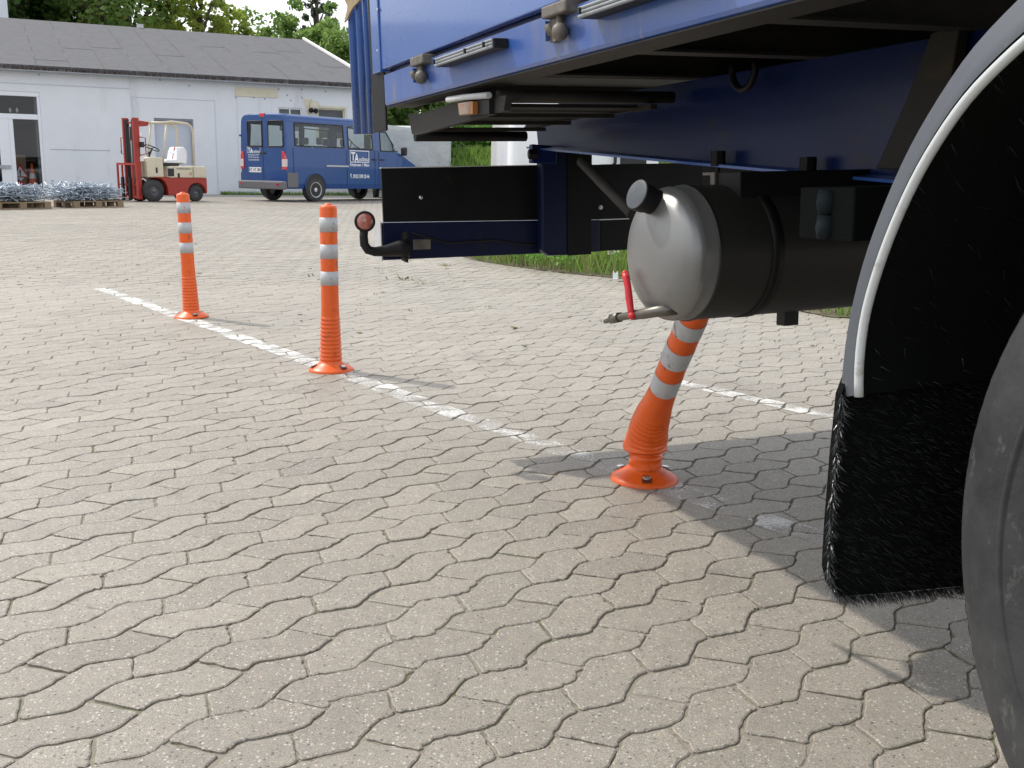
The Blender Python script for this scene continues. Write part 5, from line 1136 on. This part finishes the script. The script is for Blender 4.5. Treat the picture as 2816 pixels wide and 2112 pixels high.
# weedy bed right of the yard
bed = [(-.62, 11.3), (-.30, 10.55), (.35, 9.62), (1.1, 8.95), (1.75, 7.6), (2.1, 6.75), (5, 6.3), (12, 10), (12, 24), (-.4, 24)]
m = MB(); m.add([(x, y, .006) for x, y in bed], [tuple(range(len(bed)))]); tag(m.build('soil_bed', M['soil']), 'earth bed with weeds at the edge of the paving', 'bed', kind='structure')
bp_ = np.array(bed)
def inbed(x, y, P_=bp_):
    c_ = False
    for i in range(len(P_)):
        x1, y1 = P_[i]; x2, y2 = P_[i - 1]
        if (y1 > y) != (y2 > y) and x < (x2 - x1) * (y - y1) / (y2 - y1) + x1: c_ = not c_
    return c_
pts = []; lf_c = []; fl = []; st_ = []
while len(pts) < 16000:
    x, y = rg_.uniform(-.8, 5.5), rg_.uniform(6.4, 12.6)
    if inbed(x, y):
        dens = .5 + .5 * math.sin(x * 3.1 + 1) * math.cos(y * 2.2)
        if rg_.random() < .35 + .65 * dens: pts.append((x, y, .0))
o = big_mesh('bed_grass', blades(np.array(pts), .10, .38, .0055, rg_, .6), 5, M['grass']); tag(o, 'uneven tall grass at the paving edge below the underrun bar', 'grass', kind='stuff')
k = 0
while len(lf_c) < 110:
    x, y = rg_.uniform(-.8, 4), rg_.uniform(6.4, 11.6)
    if inbed(x, y): lf_c.append((x, y, .10 + .08 * rg_.random()))
o = big_mesh('leafy_weeds', leafcloud(lf_c, [.13] * len(lf_c), 9000, .022, rg_, .8), 4, M['weed']); tag(o, 'broad leafed green weeds growing along the paving edge', 'weeds', kind='stuff')
fc = [(x, y, .20 + .08 * rg_.random()) for x, y in ((-.62, 10.9), (-.5, 10.75), (-.1, 10.4), (.32, 9.95), (.9, 9.5), (-.3, 10.6), (.6, 9.7))]
o = big_mesh('wild_flowers', leafcloud(fc, [.07] * len(fc), 700, .010, rg_, 1.2, 1.1), 4, M['flower']); tag(o, 'small whitish flower heads above the weeds', 'flowers', kind='stuff')
pts = np.array([(x, y, 0) for x, y in zip(rg_.uniform(-.6, 1.2, 900), rg_.uniform(9.3, 11, 900)) if inbed(x, y)]); o = big_mesh('dry_stalks', blades(pts, .1, .3, .003, rg_, .5), 5, M['straw']); tag(o, 'dry straw coloured stalks among the weeds', 'stalks', kind='stuff')
# scrap of white paper at the weeds
q = G(1685, 768); m = MB(); m.add([(0, 0, 0), (.05, .01, .01), (.045, .02, .075), (.02, .015, .05), (.0, .01, .08)], [(0, 1, 2, 3, 4)]); m.add([(0, 0, 0), (.03, -.03, .004), (.05, .01, .01)], [(0, 1, 2)]); o = m.build('paper_scrap', M['white']); o.location = q; tag(o, 'crumpled white paper scrap lying at the edge of the weeds', 'litter')
# small weeds in the joints
P_ = []
def cl_(x, y, n_, r_, h_):
    for _ in range(n_): P_.append((x + rg_.normal(0, r_), y + rg_.normal(0, r_ * .6), -.005, h_))
for x_, y_, n_, h_ in ((1222, 731, 60, .05), (1060, 745, 14, .04), (1105, 770, 18, .04), (1145, 772, 18, .04), (1180, 780, 20, .045), (1580, 820, 16, .05), (1760, 780, 12, .04), (860, 760, 8, .03), (2110, 812, 8, .04)):
    g_ = G(x_, y_); cl_(g_[0], g_[1], n_, .045, h_)
for _ in range(110):
    x, y = rg_.uniform(-1.5, 3.0), rg_.uniform(4.6, 10); 
    cl_(x, y, 2, .012, rg_.uniform(.006, .014))
for _ in range(70):
    x, y = rg_.uniform(-5, -1), rg_.uniform(6, 14); cl_(x, y, 2, .01, rg_.uniform(.006, .012))
P_ = np.array(P_); bl = blades(P_[:, :3], .5, 1., .003, rg_, .9).reshape(-1, 5, 3); bl[:, 2:, 2] = (bl[:, 2:, 2] + .005) * P_[:, 3][:, None]; bl[:, 3, :2] = bl[:, 0, :2] + (bl[:, 3, :2] - bl[:, 0, :2]) * P_[:, 3][:, None]; bl[:, (2, 4), :2] = bl[:, 0:1, :2] + (bl[:, (2, 4), :2] - bl[:, 0:1, :2]) * .15
o = big_mesh('joint_weeds', bl.reshape(-1, 3), 5, M['jweed']); tag(o, 'tiny weeds and grass growing in the paving joints', 'weeds', kind='stuff')
pts = np.array([tuple(W0 + WE * s - WN * abs(rg_.normal(.08, .1))) for s in np.concatenate([rg_.uniform(.2, 1.2, 260), rg_.uniform(1.2, 5.2, 900), rg_.uniform(-2, -.5, 60)])]); o = big_mesh('wall_foot_grass', blades(pts, .04, .16, .012, rg_), 5, M['grass']); tag(o, 'grass tufts along the foot of the hall wall', 'grass', kind='stuff')
